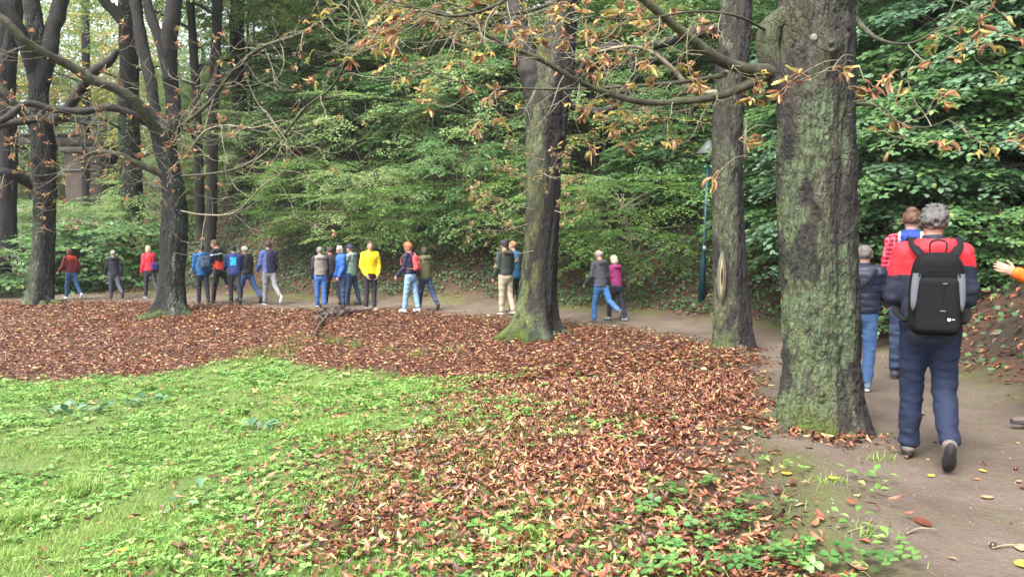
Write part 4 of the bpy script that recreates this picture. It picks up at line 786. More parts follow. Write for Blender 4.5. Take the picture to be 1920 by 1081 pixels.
# leafy masses low down under and beyond the bridge
for i, (x, y, k, sc) in enumerate([(-31, 47, 'l', 1.3), (-24, 47, 'y', 1.2), (-34, 37, 'l', 1.2), (-38, 43, 'l', 1.6), (-21, 46, 'l', 1.4), (-28, 48, 'y', 1.6), (-16, 44, 'a', 1.3), (-23, 36, 'a', .8), (-42, 38, 'y', 1.3)]):
    t = thing('hedge_bush', ['pale bush under the bridge deck', 'yellowing bush beside the bridge pier', 'pale bush left of the bridge', 'big pale bush far left behind the trunks', 'pale bush under the bridge end', 'yellowing bush behind the bridge pier', 'dark bush where bridge and slope meet', 'small dark bush in front of the bridge', 'yellowing bush at the far left edge'][i], 'bush', (x, y, float(Z(x, y)) - .1), i * 1.1)
    c = link('crown', SH[k][0], None, t); c.scale = (sc * 1.3, sc * 1.3, sc); s = link('stem', SH[k][1], None, t); s.scale = (sc,) * 3
# unseen canopy added high over the hill to shade the slope
cz = [(12, 29, 11), (9, 40, 11), (19, 12, 8)]
_w = ['far behind the lamp post', 'far behind the strolling couple', 'over the backpacker']
for (x, y, h), w in zip(cz, _w): far_tree(x, y, float(Z(x, y)) - .2, CA, 1.15, h, f'tall dense tree added to shade the hill, its crown {w}', 'hill_shade_tree')

for i, (px, d, z, k, sc) in enumerate([(370, 34, 4.5, CB, .55), (470, 33, 5.2, CB, .6), (560, 31, 4.8, CC, .5), (660, 29, 4.6, CB, .55), (760, 30, 4.6, CA, .6), (850, 28, 4.4, CB, .5), (300, 38, 5.0, CC, .6), (180, 52, 4.2, CB, .7), (90, 52, 4.4, CC, .7), (940, 27, 4.2, CC, .42), (1120, 25, 4.0, CB, .45), (1240, 24, 3.8, CC, .4), (620, 36, 7.5, CB, .8), (480, 40, 8.5, CC, .8)]):
    x = P(px, 300, d)[0]; t = thing('young_tree', 'slim airy young tree with leafy top ' + ['right of the near-black chestnut', 'over the dark trunk on the leaf slope', 'left of the close pair of trunks', 'in front of the close pair of trunks', 'above the yellow jacket', 'left of the mossy trunk', 'behind the near-black chestnut stems', 'between the two left chestnuts', 'behind the left chestnut with knots', 'beside the fork of the mossy trunk', 'right of the fork of the mossy trunk', 'left of the slim wounded trunk', 'far behind the close pair of trunks', 'far over the leaf slope crest'][i], 'tree', (x, d, float(Z(x, d)) - .1))
    V, F = tube([(0, 0, -.3), (.1, 0, z * .5), (0, .1, z), (.1, 0, z + 2 * sc)], [.09, .07, .05, .02], 8, 24); link('trunk', make_mesh('trunk', V, F), M_DLIMB, t); c = link('crown', k, None, t, (0, 0, z - .5), i * 1.3); c.scale = (sc, sc, sc)
# ------------------------------------------------------------------ stone bridge with pier and railing (left, far)
mst, t, b = mat('weathered_stone', .9); g = objco(t)
t.links.new(mixc(t, noise(t, 3, 5, g, .7), (.06, .055, .045), (.13, .12, .10)), b.inputs['Base Color']); bump(t, b, noise(t, 20, 5, g), .5, .02)
mrail, _, _ = mat('painted_railing', .5, (.06, .09, .08))
br = thing('stone_bridge', 'old stone footbridge on a brown pier with thin green iron railing behind the left chestnuts', 'bridge', (-27, 43, float(Z(-27, 43))))
bz = -float(Z(-27, 43)); pL, pR = P(20, 262, 43), P(345, 262, 43); zt = P(100, 250, 43)[2] + bz; L = 15
def part(name, boxes, m, par, kind=None):
    mb = MB()
    for c, s in boxes: V, F = box(c, s); mb.add(V, F)
    return link(name, mb.mesh(name, False), m, par, kind=kind)
deckz = zt - .55
part('deck', [((-1, 0, deckz), (L, 2.6, .5))], mst, br); part('coping', [((-1, -1.33, deckz + .32), (L, .3, .14))], mst, br)
pierx = P(178, 380, 43)[0] + 27
pr = part('pier', [((pierx, 0, deckz / 2 - .4), (2.0, 2.2, deckz + .3))], mst, br); part('cap', [((pierx, 0, deckz - .48), (2.4, 2.5, .3)), ((pierx, -1.13, deckz - 1.6), (2.06, .06, .12))], mst, pr)
mst2, t, b = mat('pier_stone', .9); t.links.new(mixc(t, noise(t, 1.2, 5, objco(t), .7), (.035, .026, .021), (.075, .06, .05)), b.inputs['Base Color'])
pr.data.materials[0] = mst2
for k in range(11):
    bxx = -1 - L / 2 + .5 + k * 1.4; part('post', [((bxx, -1.3, deckz + .9), (.06, .06, 1.1))], mrail, br)
for zz in (1.42, 1.05, .7): part('rail', [((-1, -1.3, deckz + zz), (L, .045, .045))], mrail, br)
for sx in (-1, 1): part('abutment', [((-1 + sx * (L / 2 + 1.4), 0.3, deckz / 2 - .3), (2.6, 2.2, deckz + .6))], mst, br)

# ------------------------------------------------------------------ lamp post
gl = gp(1315, 566); xl, yl = gl[0], gl[1]; s_ = yl / FPX
mteal, t, b = mat('teal_paint', .45, (.004, .03, .04)); t.links.new(mixc(t, noise(t, 9, 5, objco(t)), (.002, .022, .030), (.004, .040, .050)), b.inputs['Base Color'])
mshade, _, _ = mat('grey_lamp_shade', .5, (.045, .055, .05)); mgl, _, bb = mat('lamp_glass', .15, (.2, .22, .21)); mstk, _, _ = mat('white_sticker', .5, (.4, .4, .4))
lp = thing('street_lamp', 'slightly leaning teal lamp post with a grey cone shade beside the slim trunk', 'street lamp', (xl, yl, float(Z(xl, yl)) - .05)); lp.rotation_euler = (0, R(1.6), 0)
H = (566 - 290) * s_
V, F = lathe([(.0, 0), (.08, 0), (.08, H * .29), (.06, H * .31), (.05, H * .33), (.045, H * .98), (0, H * .98)], 16); link('pole', make_mesh('pole', V, F), mteal, lp)
V, F = lathe([(.055, H * .955), (.12, H * .958), (.12, H * 1.0), (.30, H * 1.005), (.31, H * 1.012), (.12, H * 1.075), (.05, H * 1.10), (0, H * 1.105)], 24); sh = link('lamp_shade', make_mesh('lamp_shade', V, F), mshade, lp)
V, F = lathe([(0, H * .96), (.11, H * .962), (.13, H * 1.0), (0, H * 1.002)], 20); link('glass', make_mesh('glass', V, F), mgl, sh)
th = np.linspace(-2.3, -.85, 8); V = np.concatenate([np.stack([.054 * np.cos(th), .054 * np.sin(th), np.full(8, z)], -1) for z in (H * .375, H * .395)]); i = np.arange(7); F = np.stack([i, i + 1, i + 9, i + 8], -1)
link('sticker', make_mesh('sticker', V, F), mstk, lp)
# ------------------------------------------------------------------ figures: smooth implicit shapes turned into meshes
def surface_nets(fn, lo, hi, h):
    lo = np.asarray(lo, float); hi = np.asarray(hi, float); n = np.ceil((hi - lo) / h).astype(int) + 1
    ax = [lo[i] + h * np.arange(n[i]) for i in range(3)]
    G = np.stack(np.meshgrid(*ax, indexing='ij'), -1).astype(np.float64); f = fn(G)
    ins = f < 0; nx, ny, nz = f.shape
    cs = np.zeros((nx - 1, ny - 1, nz - 1, 3)); cn = np.zeros((nx - 1, ny - 1, nz - 1))
    for axis in range(3):
        for a in (0, 1):
            for b in (0, 1):
                def sl(d):
                    s = [slice(0, nx - 1), slice(0, ny - 1), slice(0, nz - 1)]; o = [q for q in range(3) if q != axis]
                    for q, v in zip(o, (a, b)): s[q] = slice(v, v + (nx - 1, ny - 1, nz - 1)[q])
                    s[axis] = slice(d, d + (nx - 1, ny - 1, nz - 1)[axis]); return tuple(s)
                f0, f1 = f[sl(0)], f[sl(1)]; m = (f0 < 0) != (f1 < 0); t = np.where(m, f0 / (f0 - f1 + 1e-20 * (~m)), 0)
                t = np.where(m, t, 0); p = np.zeros(f0.shape + (3,)); o = [q for q in range(3) if q != axis]
                p[..., axis] = t; p[..., o[0]] = a; p[..., o[1]] = b; cs += p * m[..., None]; cn += m
    act = cn > 0; idx = np.full(act.shape, -1); idx[act] = np.arange(act.sum())
    ii = np.stack(np.nonzero(act), -1); V = lo + h * (ii + cs[act] / cn[act][:, None])
    Q = []
    for axis in range(3):
        o = [(axis + 1) % 3, (axis + 2) % 3]
        s0 = [slice(1, -1)] * 3; s0[axis] = slice(0, -1); s1 = [slice(1, -1)] * 3; s1[axis] = slice(1, None)
        a0, a1 = ins[tuple(s0)], ins[tuple(s1)]; m = a0 != a1; q = np.stack(np.nonzero(m), -1)
        if not len(q): continue
        q = q.copy(); q[:, o[0]] += 1; q[:, o[1]] += 1
        def I(da, db): r = q.copy(); r[:, o[0]] -= da; r[:, o[1]] -= db; return idx[r[:, 0], r[:, 1], r[:, 2]]
        F = np.stack([I(1, 1), I(0, 1), I(0, 0), I(1, 0)], -1); fl = ~a0[m]; F[fl] = F[fl][:, ::-1]; Q.append(F)
    F = np.concatenate(Q); F = F[(F >= 0).all(1)]
    return V, F
def cone(p, a, b, r1, r2, sc=None):             # tapered capsule, optionally measured in stretched space
    a = np.asarray(a, float); b = np.asarray(b, float)
    if sc is not None: sc = np.asarray(sc, float); p = p * sc; a = a * sc; b = b * sc
    ab = b - a; L2 = np.dot(ab, ab) + 1e-12; q = p - a; t = np.clip((q @ ab) / L2, 0, 1)
    return np.linalg.norm(q - t[..., None] * ab, axis=-1) - (r1 + (r2 - r1) * t)
def ell(p, c, r): q = (p - np.asarray(c, float)) / np.asarray(r, float); k = np.linalg.norm(q, axis=-1); return (k - 1) * min(r)
def sbox(p, c, s, r=.02, rot=None):
    q = p - np.asarray(c, float)
    if rot is not None: q = q @ np.asarray(rot)
    q = np.abs(q) - (np.asarray(s, float) - r); return np.linalg.norm(np.maximum(q, 0), axis=-1) + np.minimum(q.max(-1), 0) - r
def su(a, b, k=.02):
    h = np.clip(.5 + .5 * (b - a) / k, 0, 1); return b * (1 - h) + a * h - k * h * (1 - h)
def smax(a, b, k=.01): return -su(-a, -b, k)
def wrinkle(p, amp, s=0, sx=(9, 9, 26)): return amp * (fbm(p * sx, 2, s) - .5) * 2

M_SKIN, t, b = mat('skin', .55, spec=.4); t.links.new(attr(t, 'Col', 'Color'), b.inputs['Base Color'])
M_HAIR, t, b = mat('hair', .6); _c = objco(t); mpn = N(t, 'ShaderNodeMapping'); mpn.inputs['Scale'].default_value = (1, 1, .3); t.links.new(_c, mpn.inputs[0])
t.links.new(mixc(t, mth(t, 'MULTIPLY', noise(t, 160, 3, mpn.outputs[0]), .8), attr(t, 'Col', 'Color'), (.03, .025, .02)), b.inputs['Base Color']); bump(t, b, noise(t, 130, 4, mpn.outputs[0]), .8, .006)
def cloth_mat(name, rough, kind):
    m, t, b = mat(name, rough, spec=.25); c = attr(t, 'Col', 'Color'); co = objco(t)
    if kind == 'denim':
        c = mixc(t, mth(t, 'MULTIPLY', noise(t, 90, 3, co), .45), c, (.02, .035, .07)); c = mixc(t, ramp(t, noise(t, 4, 4, co), [(.5, (0, 0, 0)), (.8, (.14, .14, .14))]), c, (.2, .27, .36)); bump(t, b, mth(t, 'ADD', noise(t, 14, 5, co, .6), mth(t, 'MULTIPLY', noise(t, 220, 2, co), .12)), .55, .02)
    elif kind == 'puffer':
        s = N(t, 'ShaderNodeSeparateXYZ'); t.links.new(co, s.inputs[0]); z = mth(t, 'ADD', s.outputs[2], mth(t, 'MULTIPLY', noise(t, 6, 2, co), .03))
        w = mth(t, 'ABSOLUTE', mth(t, 'SINE', mth(t, 'MULTIPLY', z, math.pi / .075))); w = mth(t, 'POWER', w, .45); bump(t, b, mth(t, 'ADD', mth(t, 'MULTIPLY', w, .6), mth(t, 'MULTIPLY', noise(t, 25, 4, co), .6)), .6, .012)
        c = mixc(t, mth(t, 'MULTIPLY', mth(t, 'SUBTRACT', 1.0, w), .25), c, (.01, .01, .012))
    else:
        c = mixc(t, mth(t, 'MULTIPLY', noise(t, 7, 5, co), .35), c, (.02, .02, .022)); bump(t, b, mth(t, 'ADD', noise(t, 10, 5, co, .6), mth(t, 'MULTIPLY', noise(t, 160, 2, co), .08)), .5, .025)
    t.links.new(c, b.inputs['Base Color']); return m
M_CLOTH = cloth_mat('jacket_cloth', .7, 'cloth'); M_SHINY = cloth_mat('leather_jacket', .38, 'cloth'); M_PUFF = cloth_mat('quilted_cloth', .42, 'puffer'); M_DENIM = cloth_mat('denim', .85, 'denim'); M_TROU = cloth_mat('trouser_cloth', .8, 'cloth')
M_SHOE, t, b = mat('shoe_upper', .6); t.links.new(mixc(t, mth(t, 'MULTIPLY', noise(t, 40, 3, objco(t)), .5), attr(t, 'Col', 'Color'), (.03, .028, .025)), b.inputs['Base Color']); bump(t, b, noise(t, 60, 3, objco(t)), .3, .004)
M_SOLE, t, b = mat('shoe_sole', .8); t.links.new(attr(t, 'Col', 'Color'), b.inputs['Base Color'])
M_PACK, t, b = mat('pack_fabric', .85, spec=.12); t.links.new(mixc(t, mth(t, 'MULTIPLY', noise(t, 300, 2, objco(t)), .4), attr(t, 'Col', 'Color'), (.01, .01, .01)), b.inputs['Base Color']); bump(t, b, mth(t, 'ADD', mth(t, 'MULTIPLY', noise(t, 300, 2, objco(t)), .2), noise(t, 9, 4, objco(t))), .4, .012)
M_DARKP, _, _ = mat('black_plastic', .4, (.012, .012, .014)); M_EYE, _, _ = mat('eye', .2, (.03, .02, .015))

def hand_parts(scale):                          # relaxed right hand hanging down -z, palm facing the thigh (-x side), thumb forward (+y)
    S_ = [((0, 0, 0), (0, .004, -.085), .020, .022)]
    prim = []
    for i, (y, L) in enumerate(((.030, .072), (.010, .080), (-.010, .074), (-.029, .058))):
        a = np.array([0, y * .9, -.085]); b = a + [-.010, y * .1, -L * .42]; c = b + [-.020, 0, -L * .32]; d = c + [-.022, 0, -L * .14]
        prim += [(a, b, .0098, .0090), (b, c, .0090, .0082), (c, d, .0082, .0070)]
    a = np.array([-.004, .024, -.028]); b = a + [-.012, .030, -.030]; c = b + [-.008, .010, -.030]; prim += [(a, b, .0135, .0110), (b, c, .0110, .0085)]
    def f(p):
        p = p / scale; d = cone(p, (0, 0, .05), (0, 0, 0), .024, .022, (1.2, .9, 1)); d = su(d, cone(p, (0, .0, -.015), (0, 0, -.078), .026, .029, (1.7, .8, 1)), .012)
        q = 1e9
        for P_ in prim: q = np.minimum(q, cone(p, *P_))
        return su(d, q, .006) * scale
    return f
_hands = {}
def hand_mesh(side, hi):
    k = (side, hi)
    if k not in _hands:
        V, F = surface_nets(hand_parts(1.0), (-.075, -.05, -.19), (.045, .085, .06), .0052 if hi else .0088)
        if side < 0: V = V * [-1, 1, 1]; F = F[:, ::-1]
        _hands[k] = (V, F)
    return _hands[k]
def frame_from(z, y):                           # rotation whose local -z axis runs along z, +y near y
    z = -nrm(z); y = nrm(np.asarray(y, float) - z * np.dot(y, z)); return np.stack([np.cross(y, z), y, z], -1)

SKINC = (.36, .21, .15)
def person(label, px, head_py, feet_py, yaw, jacket, trousers, shoes=(.05, .045, .04), hair=(.10, .06, .035), hairstyle='short', legs=((12, 5), (-18, 22)), arms=((12, 8, 25), (-14, 8, 12)),
           lean=3, head=(0, 0), bulk=1.16, hem=.47, jmat=None, tmat=None, jcol=None, tcol=None, hood=0.0, hat=None, sole=(.03, .03, .03), vox=.0162, female=False, glasses=False, collar=None, hi=False, skirt=1.0,
           legw=1.0, depth=None, base=None, h=None, palms=None, beard=None, seed=0, tilt=0, cuffs=None):
    g = gp(px, feet_py) if base is None else np.array(base)
    d = g[1]
    if h is None: h = (feet_py - head_py) / FPX * d * 1.0
    loc = np.array([g[0], d, float(Z(g[0], d))])
    yaw = yaw - math.degrees(math.atan2(loc[0], loc[1])) if base is None else yaw
    root = thing('person', label, 'person', loc, R(yaw))
    seed = seed or int(px)
    sl_ = math.sin(R(lean)); cl_ = math.cos(R(lean))
    # skeleton
    zh = .52 * h; feet = []; hips = []; knees = []; ankles = []
    for i, (a, k) in enumerate(legs):
        sx = -1 if i == 0 else 1; A = R(a); B_ = R(a - k); hp = np.array([sx * .048 * h, 0, 0]); kn = hp + np.array([sx * .004 * h, math.sin(A), -math.cos(A)]) * .243 * h * np.array([1, 1, 1]); kn[0] = hp[0] + sx * .006 * h
        an = kn + np.array([0, math.sin(B_), -math.cos(B_)]) * .236 * h; an[0] = kn[0] + sx * .002 * h
        fp = 0.0 if abs(a - k) < 24 and k < 30 else max((a - k) * 1.5, -80); low = an[2] - .04 * h - (abs(math.sin(R(fp))) * .085 * h if fp < 0 else 0)
        hips.append(hp); knees.append(kn); ankles.append(an); feet.append((fp, low))
    off = -min(f[1] for f in feet); up = np.array([0, 0, off])
    hips = [q + up for q in hips]; knees = [q + up for q in knees]; ankles = [q + up for q in ankles]; hz = off
    def T_(x, y, z): zz = z * h - zh; return np.array([x * h, y * h * 1.0 + sl_ * zz, hz + cl_ * zz])     # leaned torso coordinates, z as a share of the height
    shw = (.078 if female else .086) * (1 + (bulk - 1) * .5)
    sh = [T_(-shw, -.005, .805), T_(shw, -.005, .805)]; el = []; wr = []; hd = []
    for i, (s, ab, eb) in enumerate([a[:3] for a in arms]):
        sx = -1 if i == 0 else 1; A, AB, E = R(s + lean), R(ab * .72), R(s + lean + eb); inn = arms[i][3] if len(arms[i]) > 3 else 0
        u = np.array([sx * math.sin(AB), math.sin(A) * math.cos(AB), -math.cos(A) * math.cos(AB)]); f = nrm(np.array([sx * math.sin(AB) * .3 - sx * inn, math.sin(E), -math.cos(E)]))
        e = sh[i] + u * .172 * h; w = e + f * .150 * h; el.append(e); wr.append(w); hd.append(f)
    hc = T_(0, .012, .925) + np.array([tilt * h, 0, 0]); nb = T_(0, -.005, .83); HY, HP = R(head[0]), R(head[1])
    Rh = np.array(Matrix.Rotation(HY, 3, 'Z') @ Matrix.Rotation(HP, 3, 'X'))
    k = h / 1.75
    # --- body: one continuous skin surface (coarse where clothing hides it) with finer head and hands
    def f_body(p):
        d_ = cone(p, T_(0, 0, .56), T_(0, 0, .78), .066 * h, .07 * h, (1, 1.25, 1)); d_ = su(d_, cone(p, sh[0], sh[1], .028 * h, .028 * h), .03)
        d_ = su(d_, cone(p, nb, hc, .030 * h, .028 * h), .02)
        for i in (0, 1):
            d_ = su(d_, cone(p, hips[i], knees[i], .043 * h, .028 * h), .02); d_ = su(d_, cone(p, knees[i], ankles[i], .028 * h, .018 * h), .02)
            d_ = su(d_, cone(p, sh[i], el[i], .025 * h, .019 * h), .02); d_ = su(d_, cone(p, el[i], wr[i], .018 * h, .014 * h), .015)
        return d_
    allp = np.array(hips + knees + ankles + sh + el + wr + [hc]); lo = allp.min(0) - .16; hi_ = allp.max(0) + .16
    mb = MB(); V, F = surface_nets(f_body, lo, hi_, .034); mb.add(V, F, .5, SKINC)
    hs_ = h * .93 if h > 1.2 else h
    def f_head(q):                              # q in head space, y forward
        d_ = ell(q, (0, -.006 * k, .020 * k), (.074 * k, .094 * k, .092 * k)); d_ = su(d_, ell(q, (0, .020 * k, -.035 * k), (.056 * k, .066 * k, .070 * k)), .03 * k)
        d_ = su(d_, cone(q, (0, .060 * k, -.085 * k), (0, .066 * k, -.08 * k), .022 * k, .022 * k), .025 * k)
        d_ = su(d_, cone(q, (0, .086 * k, .018 * k), (0, .104 * k, -.016 * k), .008 * k, .013 * k), .012 * k)
        for s in (-1, 1):
            d_ = np.maximum(d_, -ell(q, (s * .030 * k, .096 * k, .014 * k), (.018 * k, .016 * k, .012 * k)) * 1.0) if hi or vox < .012 else d_
            d_ = su(d_, ell(q, (s * .078 * k, -.004 * k, -.002 * k), (.011 * k, .018 * k, .030 * k)), .006 * k)
        d_ = su(d_, cone(q, (0, .078 * k, -.050 * k), (0, .084 * k, -.052 * k), .016 * k, .014 * k), .008 * k)
        d_ = su(d_, cone(q, (0, -.02 * k, -.05 * k), (0, -.035 * k, -.16 * k), .052 * k, .055 * k), .02 * k)
        return d_
    hv = .0085 if hi else .0118
    V, F = surface_nets(f_head, (-.11 * k, -.13 * k, -.17 * k), (.11 * k, .14 * k, .13 * k), hv)
    c = np.tile(np.array(SKINC), (len(V), 1)) * (1 + .12 * (fbm(V * 30, 2, seed)[:, None] - .5))
    ch = np.exp(-(((np.abs(V[:, 0]) - .042 * k) / .02) ** 2 + ((V[:, 2] + .03 * k) / .02) ** 2)) * (V[:, 1] > .04 * k); c = c + ch[:, None] * [.06, -.03, -.03]
    mo = (np.abs(V[:, 2] + .056 * k) < .007 * k) & (np.abs(V[:, 0]) < .024 * k) & (V[:, 1] > .05 * k); c[mo] = (.30, .10, .09)
    for s in (-1, 1):
        ey = ((V[:, 0] - s * .031 * k) / (.016 * k)) ** 2 + ((V[:, 2] - .014 * k) / (.008 * k)) ** 2 < 1; c[ey & (V[:, 1] > .04 * k)] = (.10, .06, .05)
        br_ = (np.abs(V[:, 0] - s * .031 * k) < .02 * k) & (np.abs(V[:, 2] - .034 * k) < .0055 * k) & (V[:, 1] > .04 * k); c[br_] = np.array(hair) * .8
    if beard is not None: bd = (V[:, 2] < -.03 * k) & (V[:, 2] > -.11 * k) & (V[:, 1] > .0) & ~mo; c[bd] = beard
    Vh = V @ Rh.T + hc; mb.add(Vh, F, .5, c)
    for i in (0, 1):
        sd_ = -1 if i == 0 else 1; V, F = hand_mesh(sd_, hi); fr = frame_from(hd[i], (0, 1, .3) if palms is None else palms[i]); V = V * k @ fr.T + wr[i] + hd[i] * .012
        mb.add(V, F, .5, np.array(SKINC) * .95)
    link('body', mb.mesh('body'), M_SKIN, root)
    for s in (-1, 1):
        if not hi and yaw % 360 < 100 and abs(head[0]) < 30: continue
        V, F = lathe([(0, -.009 * k), (.007 * k, -.006 * k), (.0095 * k, 0), (.007 * k, .006 * k), (0, .009 * k)], 8, (s * .031 * k, .083 * k, .014 * k)); link('eye', make_mesh('eye', V @ Rh.T + hc, F), M_EYE, root)
    # --- hair or hat
    def hairf(q):
        nz = fbm(q / k * (42 if hairstyle == 'curly' else 26), 2, seed) - .5; am = .026 if hairstyle == 'curly' else .012
        d_ = ell(q, (0, -.012 * k, .024 * k), (.087 * k, .106 * k, .103 * k)) - am * nz * k * 2
        hl = {'short': -.035, 'curly': -.045, 'bald': -.02, 'bob': -.10, 'long': -.15, 'bun': -.03}[hairstyle]
        if hairstyle in ('bob', 'long'): d_ = su(d_, ell(q, (0, -.030 * k, -.045 * k), (.088 * k, .085 * k, (.10 if hairstyle == 'bob' else .15) * k)) - am * nz * k * 2, .03 * k)
        if hairstyle == 'bun': d_ = su(d_, ell(q, (0, -.055 * k, .105 * k), (.045 * k, .045 * k, .036 * k)) - am * nz * k * 2, .015 * k)
        lim = np.maximum((hl * k - q[..., 2]), 0)
        face = q[..., 1] - (.040 * k + 1.6 * np.maximum(q[..., 2] - .046 * k, 0) + (-.035 * k if hairstyle in ('short', 'curly', 'bun', 'bald') else 0) * (q[..., 2] < .02 * k))
        d_ = smax(d_, (hl * k - q[..., 2]) * .8, .01 * k); d_ = smax(d_, face * .8, .012 * k)
        if hairstyle == 'bald': d_ = smax(d_, (q[..., 2] - .065 * k), .01)
        return d_
    hh = MB(); V, F = surface_nets(hairf, (-.13 * k, -.17 * k, -.22 * k), (.13 * k, .13 * k, .18 * k), .0088)
    if len(F):
        c = np.array(hair) * (.7 + .6 * fbm(V * 40, 2, seed + 3)[:, None]); hh.add(V @ Rh.T + hc, F, .5, c); link('hair', hh.mesh('hair'), M_HAIR, root)
    if hat is not None:
        kind_, hcol = hat
        def hatf(q):
            d_ = ell(q, (0, -.006 * k, .040 * k), (.090 * k, .108 * k, .100 * k)) - .004 * np.sin(np.arctan2(q[..., 0], q[..., 1]) * 26) * (.5 if kind_ == 'beanie' else 0)
            d_ = smax(d_, (.030 * k - q[..., 2] + .12 * q[..., 1]), .008)
            if kind_ == 'beanie': d_ = su(d_, np.maximum(ell(q, (0, -.006 * k, .04 * k), (.097 * k, .115 * k, .107 * k)), np.abs(q[..., 2] - .045 * k - .12 * q[..., 1]) - .020 * k), .008)
            else: d_ = su(d_, np.maximum(ell(q, (0, .10 * k, .045 * k), (.07 * k, .075 * k, .03 * k)), np.abs(q[..., 2] - .048 * k) - .008 * k), .006)
            return d_
        V, F = surface_nets(hatf, (-.13 * k, -.15 * k, -.02 * k), (.13 * k, .20 * k, .18 * k), .011); m_ = MB(); m_.add(V @ Rh.T + hc, F, .5, hcol); link('beanie' if kind_ == 'beanie' else 'cap', m_.mesh('hat'), M_CLOTH, root)
    if glasses:
        m_ = MB()
        for s in (-1, 1):
            th = np.linspace(0, 2 * math.pi, 13)[:-1]; q = np.stack([s * .034 * k + .023 * k * np.cos(th), np.full(12, .104 * k), .012 * k + .017 * k * np.sin(th)], -1)
            V, F = tube(np.vstack([q, q[:1]]), [.0028] * 13, 4, 13, False); m_.add(V @ Rh.T + hc, F); V, F = tube(np.array([(s * .058 * k, .104 * k, .016 * k), (s * .08 * k, .05 * k, .016 * k), (s * .082 * k, 0, .01 * k)]), [.0025] * 3, 4, 4, False); m_.add(V @ Rh.T + hc, F)
        V, F = tube(np.array([(-.012 * k, .106 * k, .014 * k), (.012 * k, .106 * k, .014 * k)]), [.0025] * 2, 4, 2, False); m_.add(V @ Rh.T + hc, F); link('glasses', m_.mesh('glasses'), M_DARKP, root)
    # --- trousers
    def f_tr(p):
        d_ = cone(p, T_(0, -.005, .50), T_(0, 0, .60), .083 * h * legw, .078 * h, (1, 1.22, 1))
        for i in (0, 1):
            d_ = su(d_, cone(p, hips[i] + [0, 0, .0], knees[i], .056 * h * legw, .039 * h * legw), .025); d_ = np.where(p[..., 2] > 9, d_, su(d_, cone(p, knees[i], ankles[i] * .90 + knees[i] * .10, .039 * h * legw, .033 * h * legw), .015))
        hem_ = np.minimum(np.linalg.norm(p - ankles[0], axis=-1), np.linalg.norm(p - ankles[1], axis=-1))
        kn_ = np.minimum(np.linalg.norm(p - knees[0], axis=-1), np.linalg.norm(p - knees[1], axis=-1)); return d_ + wrinkle(p, .010, seed, (7, 7, 20)) * (1 + 1.2 * np.exp(-(hem_ / .14) ** 2) + .8 * np.exp(-(kn_ / .13) ** 2)) + (.004 * (np.abs(fbm(p * [10, 10, 26], 2, seed + 8) - .5) * 2 - .3) if hi else 0)
    lo = np.array(hips + knees + ankles).min(0) - .14; hi2 = np.array(hips + knees + ankles).max(0) + .15; hi2[2] = T_(0, 0, .61)[2]
    V, F = surface_nets(f_tr, lo, hi2, vox); c = np.tile(np.array(trousers, float), (len(V), 1)) if tcol is None else tcol(V, h)
    m_ = MB(); m_.add(V, F, .5, c); link('trousers', m_.mesh('trousers'), tmat or M_DENIM, root)
    # --- jacket
    hz_ = hem; b_ = bulk
    def f_j(p):
        d_ = cone(p, T_(0, 0, hz_ + .03), T_(0, 0, .60), .088 * h * b_ * skirt, .083 * h * b_, (1, 1.30, 1)); d_ = su(d_, cone(p, T_(0, 0, .60), T_(0, .002, .755), .083 * h * b_, .096 * h * b_, (1, 1.32, 1)), .03)
        d_ = su(d_, np.minimum(cone(p, T_(0, -.004, .828), sh[0], .034 * h * b_, .034 * h * b_), cone(p, T_(0, -.004, .828), sh[1], .034 * h * b_, .034 * h * b_)), .035); d_ = su(d_, cone(p, T_(0, -.006, .80), T_(0, -.004, .852), .052 * h, .039 * h), .03)
        for i in (0, 1):
            d_ = su(d_, cone(p, sh[i], el[i], .039 * h * b_, .033 * h * b_), .020); a_ = cone(p, el[i], wr[i] - hd[i] * .0, .033 * h * b_, .025 * h * b_); d_ = su(d_, a_, .010)
        if hood: d_ = su(d_, cone(p, T_(-.03, -.052, .825), T_(.03, -.052, .825), .036 * h * hood, .036 * h * hood), .02)
        cut = (hz + (hz_ * h - zh) - p[..., 2]); tors = np.minimum(np.linalg.norm((p - el[0]), axis=-1), np.linalg.norm((p - el[1]), axis=-1))
        armd = np.minimum(cone(p, el[0], wr[0], .05 * h, .05 * h), cone(p, el[1], wr[1], .05 * h, .05 * h)); d_ = np.where(armd < 0, d_, smax(d_, cut, .008))
        d_ = smax(d_, p[..., 2] - T_(0, 0, .862)[2], .006)
        ld_ = np.minimum(np.linalg.norm(p - el[0], axis=-1), np.linalg.norm(p - el[1], axis=-1)); return d_ + wrinkle(p, .0095, seed + 5, (8, 8, 16)) * (1 + .9 * np.exp(-(ld_ / .12) ** 2)) + .006 * (1 - np.abs(fbm(p * [7, 7, 12], 2, seed + 9) - .5) * 6).clip(0, 1) * -.6
    q = np.array(sh + el + wr + [T_(0, 0, .86), T_(0, 0, hz_)]); lo = q.min(0) - .17; hi2 = q.max(0) + .12
    V, F = surface_nets(f_j, lo, hi2, vox)
    if jcol is None: c = np.tile(np.array(jacket, float), (len(V), 1))
    else: c = jcol(V, dict(h=h, z=(V[:, 2] - hz + zh) / h, x=V[:, 0] / h, y=V[:, 1] / h, arm=np.minimum(cone(V, sh[0], el[0], .05 * h, .046 * h), cone(V, sh[1], el[1], .05 * h, .046 * h)), fore=np.minimum(cone(V, el[0], wr[0], .045 * h, .04 * h), cone(V, el[1], wr[1], .045 * h, .04 * h))))
    m_ = MB(); m_.add(V, F, .5, c); link('jacket', m_.mesh('jacket'), jmat or M_CLOTH, root)
